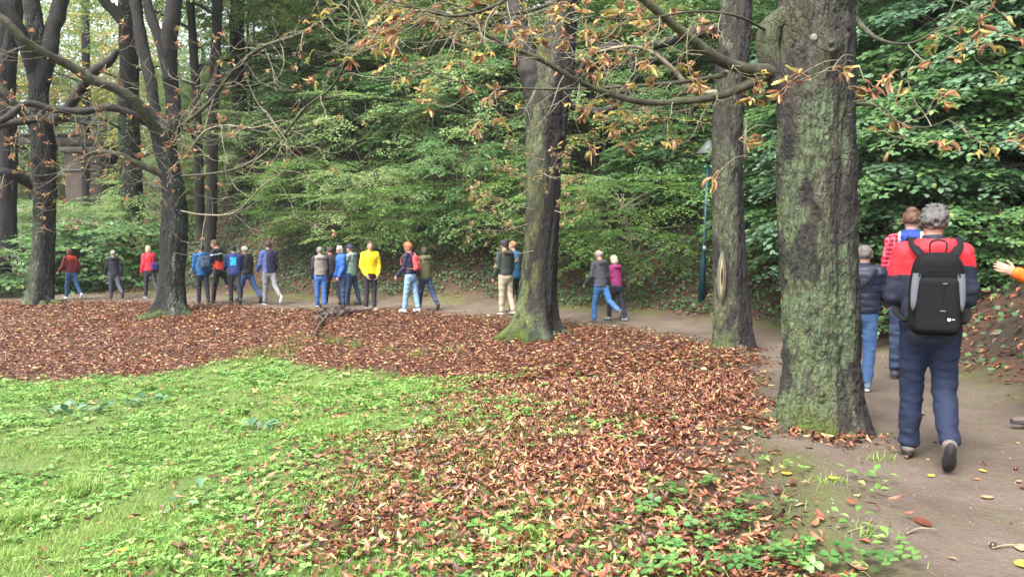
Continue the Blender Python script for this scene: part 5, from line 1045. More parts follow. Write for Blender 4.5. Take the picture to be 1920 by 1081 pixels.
    if collar is not None:
        V, F = tube([T_(0, -.004, .835), T_(0, -.002, .855), T_(0, .0, .872)], [.045 * h, .043 * h, .040 * h], 18, 5, True, lambda Q, rr, th, t: rr * (1 + .12 * (fbm(Q * 20, 2, seed) - .5))); m_ = MB(); m_.add(V, F, .5, collar); link('collar', m_.mesh('collar'), M_CLOTH, root)
    # --- shoes
    for i in (0, 1):
        fp = R(feet[i][0]); an = ankles[i]; Rf = np.array(Matrix.Rotation(fp, 3, 'X')); so_ = (.0, .0, .0)
        def f_s(q):
            d_ = cone(q, (0, -.020 * k, -.030 * k), (0, .135 * k, -.046 * k), .040 * k, .036 * k, (1, 1, 1.15)); d_ = su(d_, cone(q, (0, -.008 * k, -.02 * k), (0, -.002 * k, .035 * k), .040 * k, .040 * k), .025)
            return smax(d_, -.050 * k - q[..., 2], .004)
        V, F = surface_nets(f_s, (-.06 * k, -.08 * k, -.08 * k), (.06 * k, .20 * k, .09 * k), .0095 if hi else .0125)
        m_ = MB(); m_.add(V @ Rf.T + an, F, .5, shoes); so1 = link('shoe', m_.mesh('shoe'), M_SHOE, root)
        th = np.linspace(0, 2 * math.pi, 22, endpoint=False); yy = .055 * k + .118 * k * np.cos(th); ww = (.042 + .006 * np.cos(th - .4)) * k * np.sign(np.sin(th)) * np.abs(np.sin(th)) ** .75 * (1 - .16 * np.exp(-((yy - .03 * k) / (.03 * k)) ** 2))
        V = np.concatenate([np.stack([ww * s, yy * 1.0 + 0, np.full(22, z * k)], -1) for s, z in ((.94, -.044), (1, -.050), (1, -.068), (.93, -.070))] + [np.array([[0, .055 * k, -.070 * k]])]); ii = np.arange(3)[:, None] * 22; jj = np.arange(22)[None]; kk = (jj + 1) % 22
        F = [np.stack([ii + jj, ii + kk, ii + 22 + kk, ii + 22 + jj], -1).reshape(-1, 4), np.stack([np.arange(22) + 66, (np.arange(22) + 1) % 22 + 66, np.full(22, 88)], -1)]
        m_ = MB(); m_.add(V @ Rf.T + an, F, .5, sole); link('sole', m_.mesh('sole'), M_SOLE, so1)
    info = dict(root=root, T=T_, h=h, k=k, sh=sh, el=el, wr=wr, hc=hc, loc=loc, yaw=yaw, hd=hd, hz=hz)
    return info
def strap(pts, w=.03, col=(.02, .02, .025), n=26, name='strap', parent=None, th=.006, m=None):   # flat webbing through points
    Q, _ = resample(pts, np.ones(len(pts)), n); T, _, _ = frames(Q); c = Q.mean(0); out = nrm(Q - c + 1e-4); out = nrm(out - T * (out * T).sum(-1, keepdims=True)); S_ = np.cross(T, out)
    V = np.concatenate([Q - S_ * w / 2 - out * th / 2, Q + S_ * w / 2 - out * th / 2, Q + S_ * w / 2 + out * th / 2, Q - S_ * w / 2 + out * th / 2]); i = np.arange(n - 1); F = np.concatenate([np.stack([i + a * n, i + a * n + 1, i + b * n + 1, i + b * n], -1) for a, b in ((0, 1), (1, 2), (2, 3), (3, 0))])
    m_ = MB(); m_.add(V, F, .5, col); return link(name, m_.mesh(name), m or M_PACK, parent)
def backpack(I, label, col, w=.15, hgt=.22, dp=.07, zc=.71, cat='backpack', yoff=-.105, straps=True, scol=None, x0=0.0, tiltx=8, name='backpack'):
    h, k, T_ = I['h'], I['k'], I['T']; t = thing(name, label, cat, I['loc'], R(I['yaw']))
    c = T_(x0, yoff, zc); rot = np.array(Matrix.Rotation(R(-tiltx), 3, 'X'))
    f = lambda p: su(sbox(p, c, (w, dp, hgt), .055, rot), sbox(p, c + rot @ np.array([0, -dp * .85, -hgt * .3]), (w * .82, dp * .45, hgt * .5), .04, rot), .012) + wrinkle(p, .004, 3)
    V, F = surface_nets(f, c - .36, c + .36, .014); m_ = MB(); m_.add(V, F, .5, col); link('bag', m_.mesh('bag'), M_PACK, t)
    if straps:
        for s in (-1, 1):
            pts = [c + rot @ np.array([s * w * .45, dp * .7, hgt * .85]), T_(s * .055, -.055, .845), T_(s * .062, .02, .845), T_(s * .072, .088, .77), T_(s * .085, .085, .68), T_(s * .10, .0, .63), c + rot @ np.array([s * w * .8, dp * .6, -hgt * .7])]
            strap(pts, .035 * k, scol or col, parent=t)
    m2 = c + rot @ np.array([0, dp * .3, hgt]); strap([m2 + [-.035, 0, -.01], m2 + [-.03, -.01, .03], m2 + [.03, -.01, .03], m2 + [.035, 0, -.01]], .015, scol or col, 12, 'handle', t)
    return t, c, rot

# --- the walkers, from left to right
NAV = (.018, .024, .05); BLK = (.014, .014, .017); JN = (.055, .11, .24); DJN = (.03, .05, .105)
WALK = ((16, 6), (-20, 18)); WALK2 = ((-22, 24), (15, 4))
I = person('woman in a maroon jacket, blue jeans and white shoes walking away at the far left', 136, 465, 561, 25, (.17, .02, .028), JN, (.75, .75, .78), (.16, .08, .05), 'bob', WALK, ((8, 22, 38, -.1), (-10, 26, 35)), female=True, hem=.52, sole=(.7, .7, .7), vox=.020,
           jcol=lambda V, q: np.where(((q['z'] > .77) & (q['y'] < 0) & (q['arm'] > 0))[:, None], (.55, .05, .03), np.where((q['arm'] < -.02)[:, None], (.15, .016, .024), (.17, .02, .028))))
for s in (-1, 1): strap([I['T'](s * .05, -.072, .60), I['T'](s * .06, -.092, .70), I['T'](s * .06, -.085, .80), I['T'](s * .055, -.03, .848), I['T'](s * .06, .05, .82)], .022, (.62, .09, .04), parent=I['root'])
person('man in a black hooded coat between the woman in maroon and the red puffer', 216, 467, 561, 15, (.016, .018, .026), (.055, .06, .085), hair=(.35, .34, .31), legs=((12, 3), (-20, 34)), arms=((10, 14, 25), (-14, 14, 14)), hem=.48, hood=1.2, bulk=1.12, vox=.020, tmat=M_TROU)
I = person('blonde woman in a bright red puffer jacket and black trousers left of the near-black trunk', 282, 459, 558, 20, (.62, .03, .055), (.03, .03, .04), (.1, .1, .11), (.62, .47, .27), 'bob', ((10, 3), (-22, 26)), ((-6, 12, 30), (10, 14, 20)), female=True, hem=.52, jmat=M_PUFF, sole=(.6, .6, .6), vox=.020, tmat=M_TROU)
def small_bag(I, label, c, s, col, straps_pts=None, cat='bag', nm='shoulder_bag'):
    t = thing(nm, label, cat, I['loc'], R(I['yaw'])); f = lambda p: sbox(p, c, s, min(s) * .8) + wrinkle(p, .006, 8)
    V, F = surface_nets(f, c - .3, c + .3, .012); m_ = MB(); m_.add(V, F, .5, col); link('bag', m_.mesh('bag'), M_PACK, t)
    if straps_pts: strap(straps_pts, .018, col, parent=t)
    return t
T_ = I['T']; small_bag(I, 'purple drawstring bag hanging on the red puffer jacket', T_(.065, -.10, .60), (.11, .06, .13), (.05, .035, .17), [T_(.05, -.10, .67), T_(.055, -.085, .78), T_(.05, -.02, .85), T_(.06, .06, .80)])
I = person('man in a bright blue hooded coat and dark cap just right of the near-black trunk', 381, 457, 568, 12, (.015, .10, .27), (.02, .025, .045), hair=(.03, .025, .02), legs=((6, 2), (-12, 8)), arms=((4, 10, 30), (-6, 10, 22)), hem=.47, hood=1.15, hat=('cap', (.02, .022, .035)), tmat=M_TROU, vox=.020)
backpack(I, 'grey-blue backpack slung on the bright blue coat', (.07, .10, .15), .135, .19, .07, .70, x0=.035)
def c6(V, q):
    c = np.tile(np.array(BLK), (len(V), 1)); c[(np.abs(q['z'] - .765 + .25 * q['y']) < .010) & (q['x'] < .06)] = (.7, .7, .72); c[(q['z'] < .66) & (q['z'] < .60 + .9 * np.abs(q['x'] + .04) + .03) & (q['x'] < .05) & (q['y'] > -.2) & (q['z'] > .0) & (q['arm'] > 0) & (q['fore'] > 0) & (np.abs(q['x'] + .03) < .07)] = (.65, .06, .03); return c
person('tall man in a black track jacket with a white chest band and orange-red hem patch', 413, 447, 566, 60, BLK, BLK, hair=(.10, .055, .035), legs=((12, 3), (-30, 24)), arms=((14, 8, 35), (-8, 8, 30)), lean=8, head=(10, -18), hem=.52, jcol=c6, tmat=M_TROU, vox=.0162)
def c7(V, q):
    c = np.tile(np.array((.02, .035, .13)), (len(V), 1)); w = fbm(np.stack([q['x'] * 22, q['z'] * 15, q['y'] * 9], -1), 2, 5); c[(q['y'] < -.01) & (np.abs(q['x'] + .015) < .05) & (np.abs(q['z'] - .72) < .065) & (w > .47)] = (.02, .38, .70); return c
person('man in a blue jacket with a bright light-blue print on the back', 441, 460, 571, 8, NAV, (.022, .025, .035), hair=(.02, .018, .016), legs=((9, 6), (-16, 12)), arms=((12, 12, 42), (4, 12, 38)), lean=10, hem=.49, jcol=c7, tmat=M_TROU, vox=.0162)
person('grey-haired man in a black leather jacket and blue jeans', 466, 460, 568, 40, (.022, .024, .028), (.045, .10, .25), hair=(.50, .48, .44), legs=((24, 4), (-24, 14)), arms=((12, 8, 35), (-12, 8, 20)), lean=8, hem=.50, jmat=M_SHINY, vox=.0162)
person('dark-haired man in a navy jacket with grey-blue sleeves and light grey trousers', 506, 450, 571, 22, (.02, .02, .05), (.20, .19, .20), (.06, .06, .06), (.05, .03, .025), legs=((8, 3), (-24, 26)), arms=((8, 12, 35), (-4, 12, 30)), hem=.50, tmat=M_TROU, sole=(.7, .7, .7), vox=.0162,
       jcol=lambda V, q: np.where(((q['x'] < -.065))[:, None], (.07, .10, .27), (.02, .02, .05)))
def c9(V, q):
    c = np.tile(np.array((.19, .165, .145)), (len(V), 1)); c[(q['z'] < .545) | ((np.abs(q['x']) > .10) & (q['z'] > .5))] = (.022, .022, .026); c[(q['z'] > .80) & (q['y'] < 0)] = (.24, .21, .185); c[(np.abs(q['x']) > .085) & (q['z'] > .76)] = (.03, .03, .034); return c
person('grey-haired man in a taupe and black jacket and blue jeans standing with his back turned', 602, 461, 577, 5, (.2, .18, .16), (.035, .11, .32), (.35, .33, .3), (.24, .23, .22), legs=((3, 2), (-3, 2)), arms=((2, 10, 12), (2, 10, 12)), bulk=1.12, hem=.505, hood=1.2, jcol=c9, vox=.012)
person('person in dark clothes with a red collar half hidden by the taupe jacket', 622, 463, 571, 30, (.02, .018, .022), BLK, hair=(.06, .04, .035), legs=((12, 3), (-20, 10)), arms=((6, 10, 20), (2, 10, 20)), hem=.50, collar=(.5, .03, .05), tmat=M_TROU, vox=.020, depth=1)
person('white-haired person with glasses in a bright blue rain jacket and dark jeans', 642, 459, 575, 112, (.025, .10, .36), DJN, hair=(.60, .60, .57), hairstyle='bob', legs=((2, 2), (-4, 2)), arms=((2, 6, 22), (0, 8, 18)), head=(38, 0), hem=.485, glasses=True, collar=(.03, .11, .38), vox=.0155, female=True, hood=1.0)
I = person('man in a mint-grey jacket, navy beanie and jeans holding a camera bag', 661, 457, 571, 60, (.17, .25, .22), (.025, .05, .11), hair=(.2, .17, .15), hat=('beanie', (.02, .025, .055)), legs=((8, 2), (-10, 4)), arms=((18, 8, 75, .3), (10, 8, 60, .2)), hem=.49, vox=.0155, hood=1.1, tmat=M_DENIM)
T_ = I['T']; small_bag(I, 'dark brown camera bag hanging in front of the mint-grey jacket', T_(-.05, .10, .66), (.06, .045, .10), (.045, .035, .03), [T_(-.05, .10, .70), T_(-.03, .08, .80), T_(0, -.02, .855), T_(.03, -.07, .80)], 'bag', 'camera_bag')
person('man in a bright yellow jacket facing the camera with hands in his pockets', 695, 451, 581, 196, (.80, .58, .012), (.028, .022, .032), (.36, .34, .33), (.075, .04, .03), legs=((2, 2), (-3, 2)), arms=((-2, 16, 34, .35), (-2, 16, 34, .35)), hem=.53, collar=(.8, .58, .012), head=(-12, 0), tmat=M_TROU, sole=(.5, .5, .5), vox=.0162, legw=.92, bulk=1.12)
I = person('woman in an orange beanie, navy puffer jacket, light blue jeans and white sneakers', 771, 452, 584, 55, (.020, .020, .042), (.22, .36, .52), (.68, .68, .66), (.3, .12, .06), 'bob', ((10, 2), (-9, 3)), ((4, 8, 34), (0, 8, 30)), hat=('beanie', (.68, .12, .05)), hem=.545, jmat=M_PUFF, collar=(.62, .45, .40), female=True, sole=(.7, .7, .7), vox=.0162, lean=5)
backpack(I, 'coral red slim backpack on the navy puffer jacket', (.60, .085, .08), .12, .20, .055, .70, yoff=-.115, scol=(.62, .20, .17))
I = person('dark-haired woman in an olive parka, dark jeans and black boots beside the coral backpack', 798, 461, 582, 35, (.11, .105, .05), (.022, .035, .07), BLK, (.030, .018, .014), 'bob', ((12, 2), (-24, 14)), ((4, 8, 30), (0, 8, 20)), hem=.50, hood=1.3, female=True, vox=.012)
person('man in dark green jacket, knitted hat and khaki trousers left of the mossy trunk', 948, 448, 591, 35, (.028, .038, .030), (.34, .28, .20), (.42, .38, .31), (.08, .06, .05), legs=((2, 2), (-6, 14)), arms=((-2, 10, 30), (-2, 10, 30)), hat=('beanie', (.022, .016, .03)), hem=.525, hood=1.2, tmat=M_TROU, vox=.0162, legw=1.05)
person('man in a blue jacket mostly hidden behind the mossy trunk', 965, 450, 585, 60, (.03, .12, .25), (.02, .022, .03), hair=(.30, .14, .06), legs=((4, 2), (-6, 6)), arms=((4, 10, 20), (2, 10, 20)), tmat=M_TROU, vox=.0162)
person('balding white-haired man in a dark grey coat and blue jeans strolling left', 1126, 465, 606, 35, (.055, .052, .066), (.035, .11, .27), (.06, .055, .07), (.45, .42, .38), 'bald', ((14, 10), (-32, 30)), ((0, 14, 42), (-10, 14, 20)), hood=1.25, hem=.49, bulk=1.12, lean=7, head=(20, -8), vox=.0162, sole=(.1, .09, .09))
person('white-blonde woman in a magenta jacket and dark trousers beside the dark grey coat', 1156, 474, 601, 45, (.25, .025, .12), (.02, .022, .035), (.25, .25, .25), (.66, .58, .46), 'bob', ((24, 24), (-14, 4)), ((6, 10, 30), (-6, 10, 26)), hood=1.25, hem=.50, lean=9, head=(10, -12), female=True, vox=.0162, tmat=M_TROU, bulk=1.05)
I = person('grey-haired man in a dark puffer jacket and jeans just right of the big flaky trunk', 1612, 454, 728, -4, (.012, .016, .032), (.03, .07, .16), (.10, .14, .16), (.16, .14, .13), 'short', ((8, 6), (-10, 12)), ((8, 10, 24), (14, 16, 50)), jmat=M_PUFF, hem=.53, bulk=1.22, sole=(.6, .6, .6), vox=.0105, hi=True, collar=(.02, .025, .045))
T_ = I['T']; strap([T_(-.12, -.06, .60), T_(-.04, -.118, .68), T_(.04, -.110, .76), T_(.085, -.04, .835), T_(.07, .06, .80)], .035, (.012, .012, .016), parent=I['root'])
M_PLAID, t, b = mat('plaid_cloth', .8); c = attr(t, 'Col', 'Color'); sp3 = N(t, 'ShaderNodeSeparateXYZ'); t.links.new(objco(t), sp3.inputs[0]); sc3 = N(t, 'ShaderNodeSeparateColor'); t.links.new(c, sc3.inputs[0])
msk = mth(t, 'GREATER_THAN', sc3.outputs[0], .4); uu = mth(t, 'ADD', mth(t, 'MULTIPLY', sp3.outputs[0], 1.0), mth(t, 'MULTIPLY', sp3.outputs[1], .8))
def _st(src, lo_, hi_, per=.052): return mth(t, 'MULTIPLY', mth(t, 'GREATER_THAN', mth(t, 'FRACT', mth(t, 'DIVIDE', src, per)), lo_), mth(t, 'LESS_THAN', mth(t, 'FRACT', mth(t, 'DIVIDE', src, per)), hi_))
dk_ = mth(t, 'MULTIPLY', mth(t, 'ADD', mth(t, 'MULTIPLY', _st(uu, .0, .38), .5), mth(t, 'MULTIPLY', _st(sp3.outputs[2], .0, .38), .5)), msk); wl = mth(t, 'MULTIPLY', mth(t, 'MAXIMUM', _st(uu, .64, .74), _st(sp3.outputs[2], .64, .74)), msk)
cc = mixc(t, dk_, c, (.10, .004, .02)); cc = mixc(t, mth(t, 'MULTIPLY', wl, .28), cc, (.7, .5, .55)); t.links.new(cc, b.inputs['Base Color']); bump(t, b, noise(t, 10, 5, objco(t), .6), .6, .03)
def c21(V, q):
    c = np.tile(np.array((.55, .02, .05)), (len(V), 1)); hood = (np.abs(q['x']) < .062) & (q['z'] > .70) & (q['arm'] > -.02); c[hood] = (.015, .035, .20); c[(np.abs(np.abs(q['x']) - .056) < .007) & (q['z'] > .62) & (q['arm'] > -.02)] = (.38, .38, .42); c[q['z'] < .54] = (.015, .03, .15); return c
I = person('man with a brown hair bun in a red plaid shirt and blue hooded vest', 1697, 386, 712, -2, (.6, .03, .08), (.025, .035, .07), (.03, .03, .035), (.12, .055, .03), 'bun', ((6, 4), (-8, 6)), ((10, 13, 50), (6, 10, 50)), jcol=c21, jmat=M_PLAID, hood=1.3, hem=.50, vox=.0095, hi=True, bulk=1.14, collar=(.02, .05, .28))
def c22(V, q):
    c = np.tile(np.array((.012, .015, .032)), (len(V), 1)); c[(q['z'] > .752 - .10 * np.abs(q['x']) - .02 * np.sign(-q['x']))] = (.56, .018, .028); return c
I = person('curly grey-haired man in red and navy jacket with black backpack nearest the camera', 1733, 379, 862, 7, (.012, .015, .03), (.005, .011, .034), (.13, .11, .10), (.085, .083, .08), 'curly', ((5, 5), (-6, 36)), ((6, 14, 62, .30), (6, 14, 66, .32)), jcol=c22, hem=.46, bulk=1.20, hood=1.35, legw=1.10, vox=.0085, hi=True, collar=(.012, .015, .03), tmat=M_TROU, sole=(.022, .02, .02), skirt=.95)
# the large black pack
T_ = I['T']; h, k = I['h'], I['k']; bpk = thing('backpack', 'large black backpack with light grey side piping on the red and navy jacket', 'backpack', I['loc'], R(I['yaw']))
c = T_(-.004, -.160, .658); w, dp, hg = .158, .085, .27
def f_main(p):
    q = p - c; top = np.clip((q[..., 2]) / hg, -1, 1); ww = w * (1 - .22 * np.clip(top, 0, 1) ** 2 - .06 * np.clip(-top, 0, 1) ** 4); qq = q.copy(); qq[..., 0] = q[..., 0] * w / ww
    return sbox(qq, (0, 0, 0), (w, dp, hg), .075) + wrinkle(p, .004, 61, (7, 7, 9))
V, F = surface_nets(f_main, c - [.25, .16, .36], c + [.25, .16, .36], .0095); m_ = MB(); m_.add(V, F, .5, (.004, .004, .005)); link('bag', m_.mesh('bag'), M_PACK, bpk)
cf = c + [0, -.085, -.065]
def f_front(p):
    q = p - cf; ww = .128 * (1 - .12 * np.clip(q[..., 2] / .18, 0, 1)); qq = q.copy(); qq[..., 0] = q[..., 0] * .128 / ww; return sbox(qq, (0, 0, 0), (.128, .040, .180), .036) + wrinkle(p, .003, 62, (9, 9, 9))
V, F = surface_nets(f_front, cf - [.19, .08, .24], cf + [.19, .08, .24], .0085); m_ = MB(); m_.add(V, F, .5, (.005, .005, .006)); fp = link('front_pocket', m_.mesh('front_pocket'), M_PACK, bpk)
for s in (-1, 1):                              # grey side wedges
    m_ = MB(); zz = np.linspace(.14, -.10, 12); wd_ = .021 * np.sin(np.linspace(.25, 1, 12) * math.pi) ** .5 + .004; V = np.concatenate([np.stack([np.full(12, 0.) + s * (.138 + a * wd_ - .012 * np.linspace(1, 0, 12) * 1.2), np.full(12, -.112 + .020 * abs(a) + b), zz], -1) for a, b in ((-1, 0), (0, -.008), (1, 0.016))]) + c
    i = np.arange(11); F = np.concatenate([np.stack([i + a * 12, i + a * 12 + 1, i + a * 12 + 13, i + a * 12 + 12], -1) for a in (0, 1)]); m_.add(V, F, .5, (.11, .12, .135)); link('reflective_piping', m_.mesh('piping'), M_PACK, bpk)
def seam(pts, r=.0025, col=(.05, .05, .055), nm='zip', par=bpk): V, F = tube(pts, [r] * len(pts), 5, len(pts) * 4, False); m_ = MB(); m_.add(V, F, .5, col); return link(nm, m_.mesh(nm), M_PACK, par)
y0 = c[1] - .128
seam([c + [-.125, -.108, .11], c + [-.09, -.116, .155], c + [0, -.119, .162], c + [.09, -.116, .155], c + [.125, -.108, .11]], .004, (.006, .006, .007))
seam([c + [.03, -.128, .075], c + [.027, -.129, .03], c + [.02, -.1285, -.03]], .003, (.004, .004, .005), 'zip', fp)
seam([c + [.018, -.129, .078], c + [.044, -.129, .079]], .0022, (.3, .3, .3), 'zip_pull', fp); seam([c + [.010, -.129, -.095], c + [.042, -.129, -.096]], .0022, (.3, .3, .3), 'zip_pull', fp)
lgx = c + [.062, -.1288, -.150]
mlw, _, _ = mat('logo_white', .6, (.7, .7, .7)); mly, _, _ = mat('logo_yellow', .6, (.75, .55, .10)); V, F = box(lgx, (.018, .003, .018)); lo_ = link('logo', make_mesh('logo', V, F, False), mly, fp)
m_ = MB()
for dx, dz, sx, sz in ((.0, .0068, .018, .0035), (.0, -.0068, .018, .0035), (-.0075, 0, .003, .018), (.0075, 0, .003, .018)): V, F = box(lgx + [dx, -.001, dz], (sx, .003, sz)); m_.add(V, F)
for q in range(3): V, F = box(lgx + [.017 + q * .006, -.0, .002], (.0035, .002, .006)); m_.add(V, F)
link('logo_frame', m_.mesh('logo_frame', False), mlw, fp)
strap([c + [-.045, .01, .275], c + [-.045, -.005, .335], c + [0, -.01, .352], c + [.045, -.005, .335], c + [.045, .01, .275]], .022, (.012, .012, .014), 22, 'handle', bpk, .008)
for s in (-1, 1):
    strap([c + [s * .09, .02, .25], T_(s * .075, -.085, .835), T_(s * .075, .0, .865), T_(s * .08, .095, .80), T_(s * .10, .10, .68), T_(s * .12, .0, .58), c + [s * .155, .03, -.19]], .055, (.008, .008, .010), 34, 'shoulder_strap', bpk, .012)
# the person cut by the right edge: raised hand and forearm in orange
I = person('person in an orange jacket at the right edge raising one open hand', 2010, 385, 822, 78, (.75, .13, .01), (.06, .06, .07), (.09, .06, .055), (.12, .09, .07), 'short', ((15, 4), (-2, 3)), ((26, 6, 84, .0), (0, 2, 8)), hem=.50, vox=.0155, hi=True, base=(4.47, 6.05, 0), h=1.76, tmat=M_TROU, palms=((0, -1, .3), (0, 1, 0)))
# ------------------------------------------------------------------ ground cover
def visible_pts(n, x0, x1, y0, y1, dens, r_):
    x = r_.uniform(x0, x1, n); y = r_.uniform(y0, y1, n); keep = r_.random(n) < dens(x, y); return x[keep], y[keep]
def in_view(x, y, m=1.25): return np.abs(x) < (np.maximum(y, 0) * .70 * m + 1.2)
def tilt_up(x, y):
    e = .15; zx = (Z(x + e, y) - Z(x - e, y)) / (2 * e); zy = (Z(x, y + e) - Z(x, y - e)) / (2 * e); return nrm(np.stack([-zx, -zy, np.ones_like(zx)], -1))
def lay(name, TVs, x, y, size, r_, m, lift=(0, .03), tilt=.35, up=0.0, parent=None, rnd=None, **props):
    n = len(x); a = r_.uniform(0, 2 * math.pi, n); d = np.stack([np.cos(a), np.sin(a), r_.normal(0, tilt, n) + up], -1); u = tilt_up(x, y) + r_.normal(0, tilt, (n, 3)); u[:, 2] = np.abs(u[:, 2]) + .2
    d = d - tilt_up(x, y) * ((d * tilt_up(x, y)).sum(-1, keepdims=True)) * (1 - min(1, up + tilt)); pos = np.stack([x, y, Z(x, y) + r_.uniform(*lift, n)], -1); B = basis(d, u, size)
    rn = r_.uniform(0, 1, n) if rnd is None else rnd; VV, FF, AA, n0 = [], [], [], 0; k = len(TVs)
    for i, (tv, tf) in enumerate(TVs):
        q = np.arange(n) % k == i
        if not q.any(): continue
        V, F, A_ = scatter(tv, tf, pos[q], B[q], rn[q]); VV.append(V); FF.append(F + n0); AA.append(A_); n0 += len(V)
    return link(name, make_mesh(name, np.concatenate(VV), FF, True, {'rnd': np.concatenate(AA)}), m, parent, **props)
r_ = np.random.default_rng(55)
skip = [(root1[0], root1[1], .36), (root2[0], root2[1], .40), (root3[0], root3[1], .45), (root4[0], root4[1], .45), (root5[0], root5[1], .5)]
def clear(x, y):
    k = np.ones(x.shape)
    for a, b, r in skip: k = k * (np.hypot(x - a, y - b) > r)
    return k
lit = lambda x, y: litter_cov(x, y) * clear(x, y) * in_view(x, y)
clus = lambda x, y: .45 + .55 * sst(.38, .55, fb2(x, y, 1.7, 3, 71))
# near litter: curled chestnut leaflets
x, y = visible_pts(115000, -3.2, 4.2, 3.0, 9.0, lambda x, y: lit(x, y) * clus(x, y), r_)
lay('leaf_litter', CURLS, x, y, r_.uniform(.035, .085, len(x)), r_, M_DRY, (0, .04), .26, label='thick litter of curled red-brown chestnut leaves round the near trunk', category='leaf litter', kind='stuff')
x, y = visible_pts(200000, -19, 8, 9.0, 24.5, lambda x, y: lit(x, y) * (clus(x, y) * .6 + .4) * (path_sd(x, y)[0] > 0), r_)
lay('leaf_litter', CHEAP, x, y, r_.uniform(.05, .11, len(x)), r_, M_DRY, (0, .05), .35, label='wide bank of fallen red-brown leaves sloping from the path down to the lawn', category='leaf litter', kind='stuff')
x, y = visible_pts(90000, -22, 14, 4.0, 38, lambda x, y: lit(x, y) * (path_sd(x, y)[0] < 0) * sst(60, 20, y) * .9, r_)
lay('leaf_litter', CHEAP, x, y, r_.uniform(.08, .15, len(x)), r_, M_DRY, (0, .05), .4, label='dark reddish leaf litter on the wooded slope behind the path', category='leaf litter', kind='stuff')
# sparse leaves spilling onto lawn and path edge
x, y = visible_pts(26000, -9, 2.6, 3.0, 15, lambda x, y: lawn_cov(x, y) * in_view(x, y) * (.10 + .9 * sst(-3.8, .4, x)) * sst(.42, .62, fb2(x, y, 1.2, 3, 75) + .05), r_)
lay('scattered_leaves', CURLS[:3], x, y, r_.uniform(.05, .10, len(x)), r_, M_DRY, (.02, .06), .4, label='loose brown leaves dotted through the green lawn', category='leaf litter', kind='stuff')
x, y = visible_pts(6000, -16, 6.5, 3.2, 25, lambda x, y: (np.abs(path_sd(x, y)[0]) < 1.6) * in_view(x, y) * (.22 + .3 * (y < 8) + .7 * sst(.7, 1.3, np.abs(path_sd(x, y)[0]))), r_)
lay('path_crumbs', CHEAP, x, y, r_.uniform(.03, .075, len(x)), r_, M_DRY, (.002, .012), .25, label='small leaf crumbs strewn along the edges of the dirt path', category='leaf litter', kind='stuff')
# drift of leaves and bits caught round the trunk feet
for rt, rr0, nn in ((root1, .34, 420), (root2, .36, 260), (root3, .45, 500), (root4, .45, 400), (root5, .45, 300)):
    a = r_.uniform(-3.3, .4, nn); q = rr0 + np.abs(r_.normal(0, .16, nn)) + .02; x = rt[0] + np.cos(a) * q; y = rt[1] + np.sin(a) * q
    if rt is root1: k = a < -1.0 + r_.normal(0, .4, nn); x, y = x[k], y[k]
    lay('leaf_drift', CURLS, x, y, r_.uniform(.04, .09, len(x)), r_, M_DRY, (.0, .05), .4, label='drift of brown leaves caught against the foot of the ' + {id(root1): 'thick flaky trunk', id(root2): 'slim wounded trunk', id(root3): 'mossy middle trunk', id(root4): 'near-black trunk', id(root5): 'left trunk with knots'}[id(rt)], category='leaf litter', kind='stuff')
# small pale stones in the path
pv = np.array([[0, 0, .5], [.5, 0, 0], [0, .45, 0], [-.5, 0, 0], [0, -.5, 0]]); pf = np.array([[0, 1, 2], [0, 2, 3], [0, 3, 4], [0, 4, 1]])
mpeb = leaf_mat('pebble', [(0, (.07, .055, .045)), (.7, (.16, .13, .11)), (1, (.34, .32, .29))], .8, 0)
x, y = visible_pts(3800, .8, 6.5, 3.0, 14, lambda x, y: (path_sd(x, y)[0] < 1.9) * (path_sd(x, y)[0] > -1.3) * in_view(x, y), r_)
lay('grit', [(pv, pf)], x, y, r_.uniform(.004, .016, len(x)), r_, mpeb, (-.002, .0), .15, label='fine grit and tiny pale stones on the dirt path', category='gravel', kind='stuff')
# 280 nearest leaves as pieces of the litter
near = thing('fallen_leaves', 'crisp curled chestnut leaflets lying on top of the litter at the bottom of the photo', 'leaf litter', (0, 0, 0))
near['kind'] = 'stuff'
LM_ = []
for i, (tv, tf) in enumerate([curl_leaf(5, .18, 1.5, .7, .8), curl_leaf(5, .15, -1.8, .9, -1.1), curl_leaf(5, .23, .8, -.6, .9), curl_leaf(5, .17, 2.2, .5, 1.3)]):
    for j in range(3):
        me = make_mesh('leaf', tv, tf, True, {'rnd': np.full(len(tv), (.12, .45, .72)[j])}); me.materials.append(M_DRY); LM_.append(me)
cnt = 0
while cnt < 270:
    x = r_.uniform(-1.2, 2.9); y = r_.uniform(3.2, 5.4)
    if r_.random() > float(lit(np.array(x), np.array(y))) or abs(x) > y * .72: continue
    u = tilt_up(np.array([x]), np.array([y]))[0] + r_.normal(0, .35, 3); a = r_.uniform(0, 6.28); B = basis(np.array([[math.cos(a), math.sin(a), r_.normal(.1, .25)]]), u[None], np.array([r_.uniform(.06, .10)]))[0]
    o = bpy.data.objects.new('leaf', LM_[cnt % 12]); COL.objects.link(o); o.parent = near; p = (x, y, float(Z(x, y)) + .035)
    o.matrix_local = Matrix(((B[0][0], B[0][1], B[0][2], p[0]), (B[1][0], B[1][1], B[1][2], p[1]), (B[2][0], B[2][1], B[2][2], p[2]), (0, 0, 0, 1))); cnt += 1

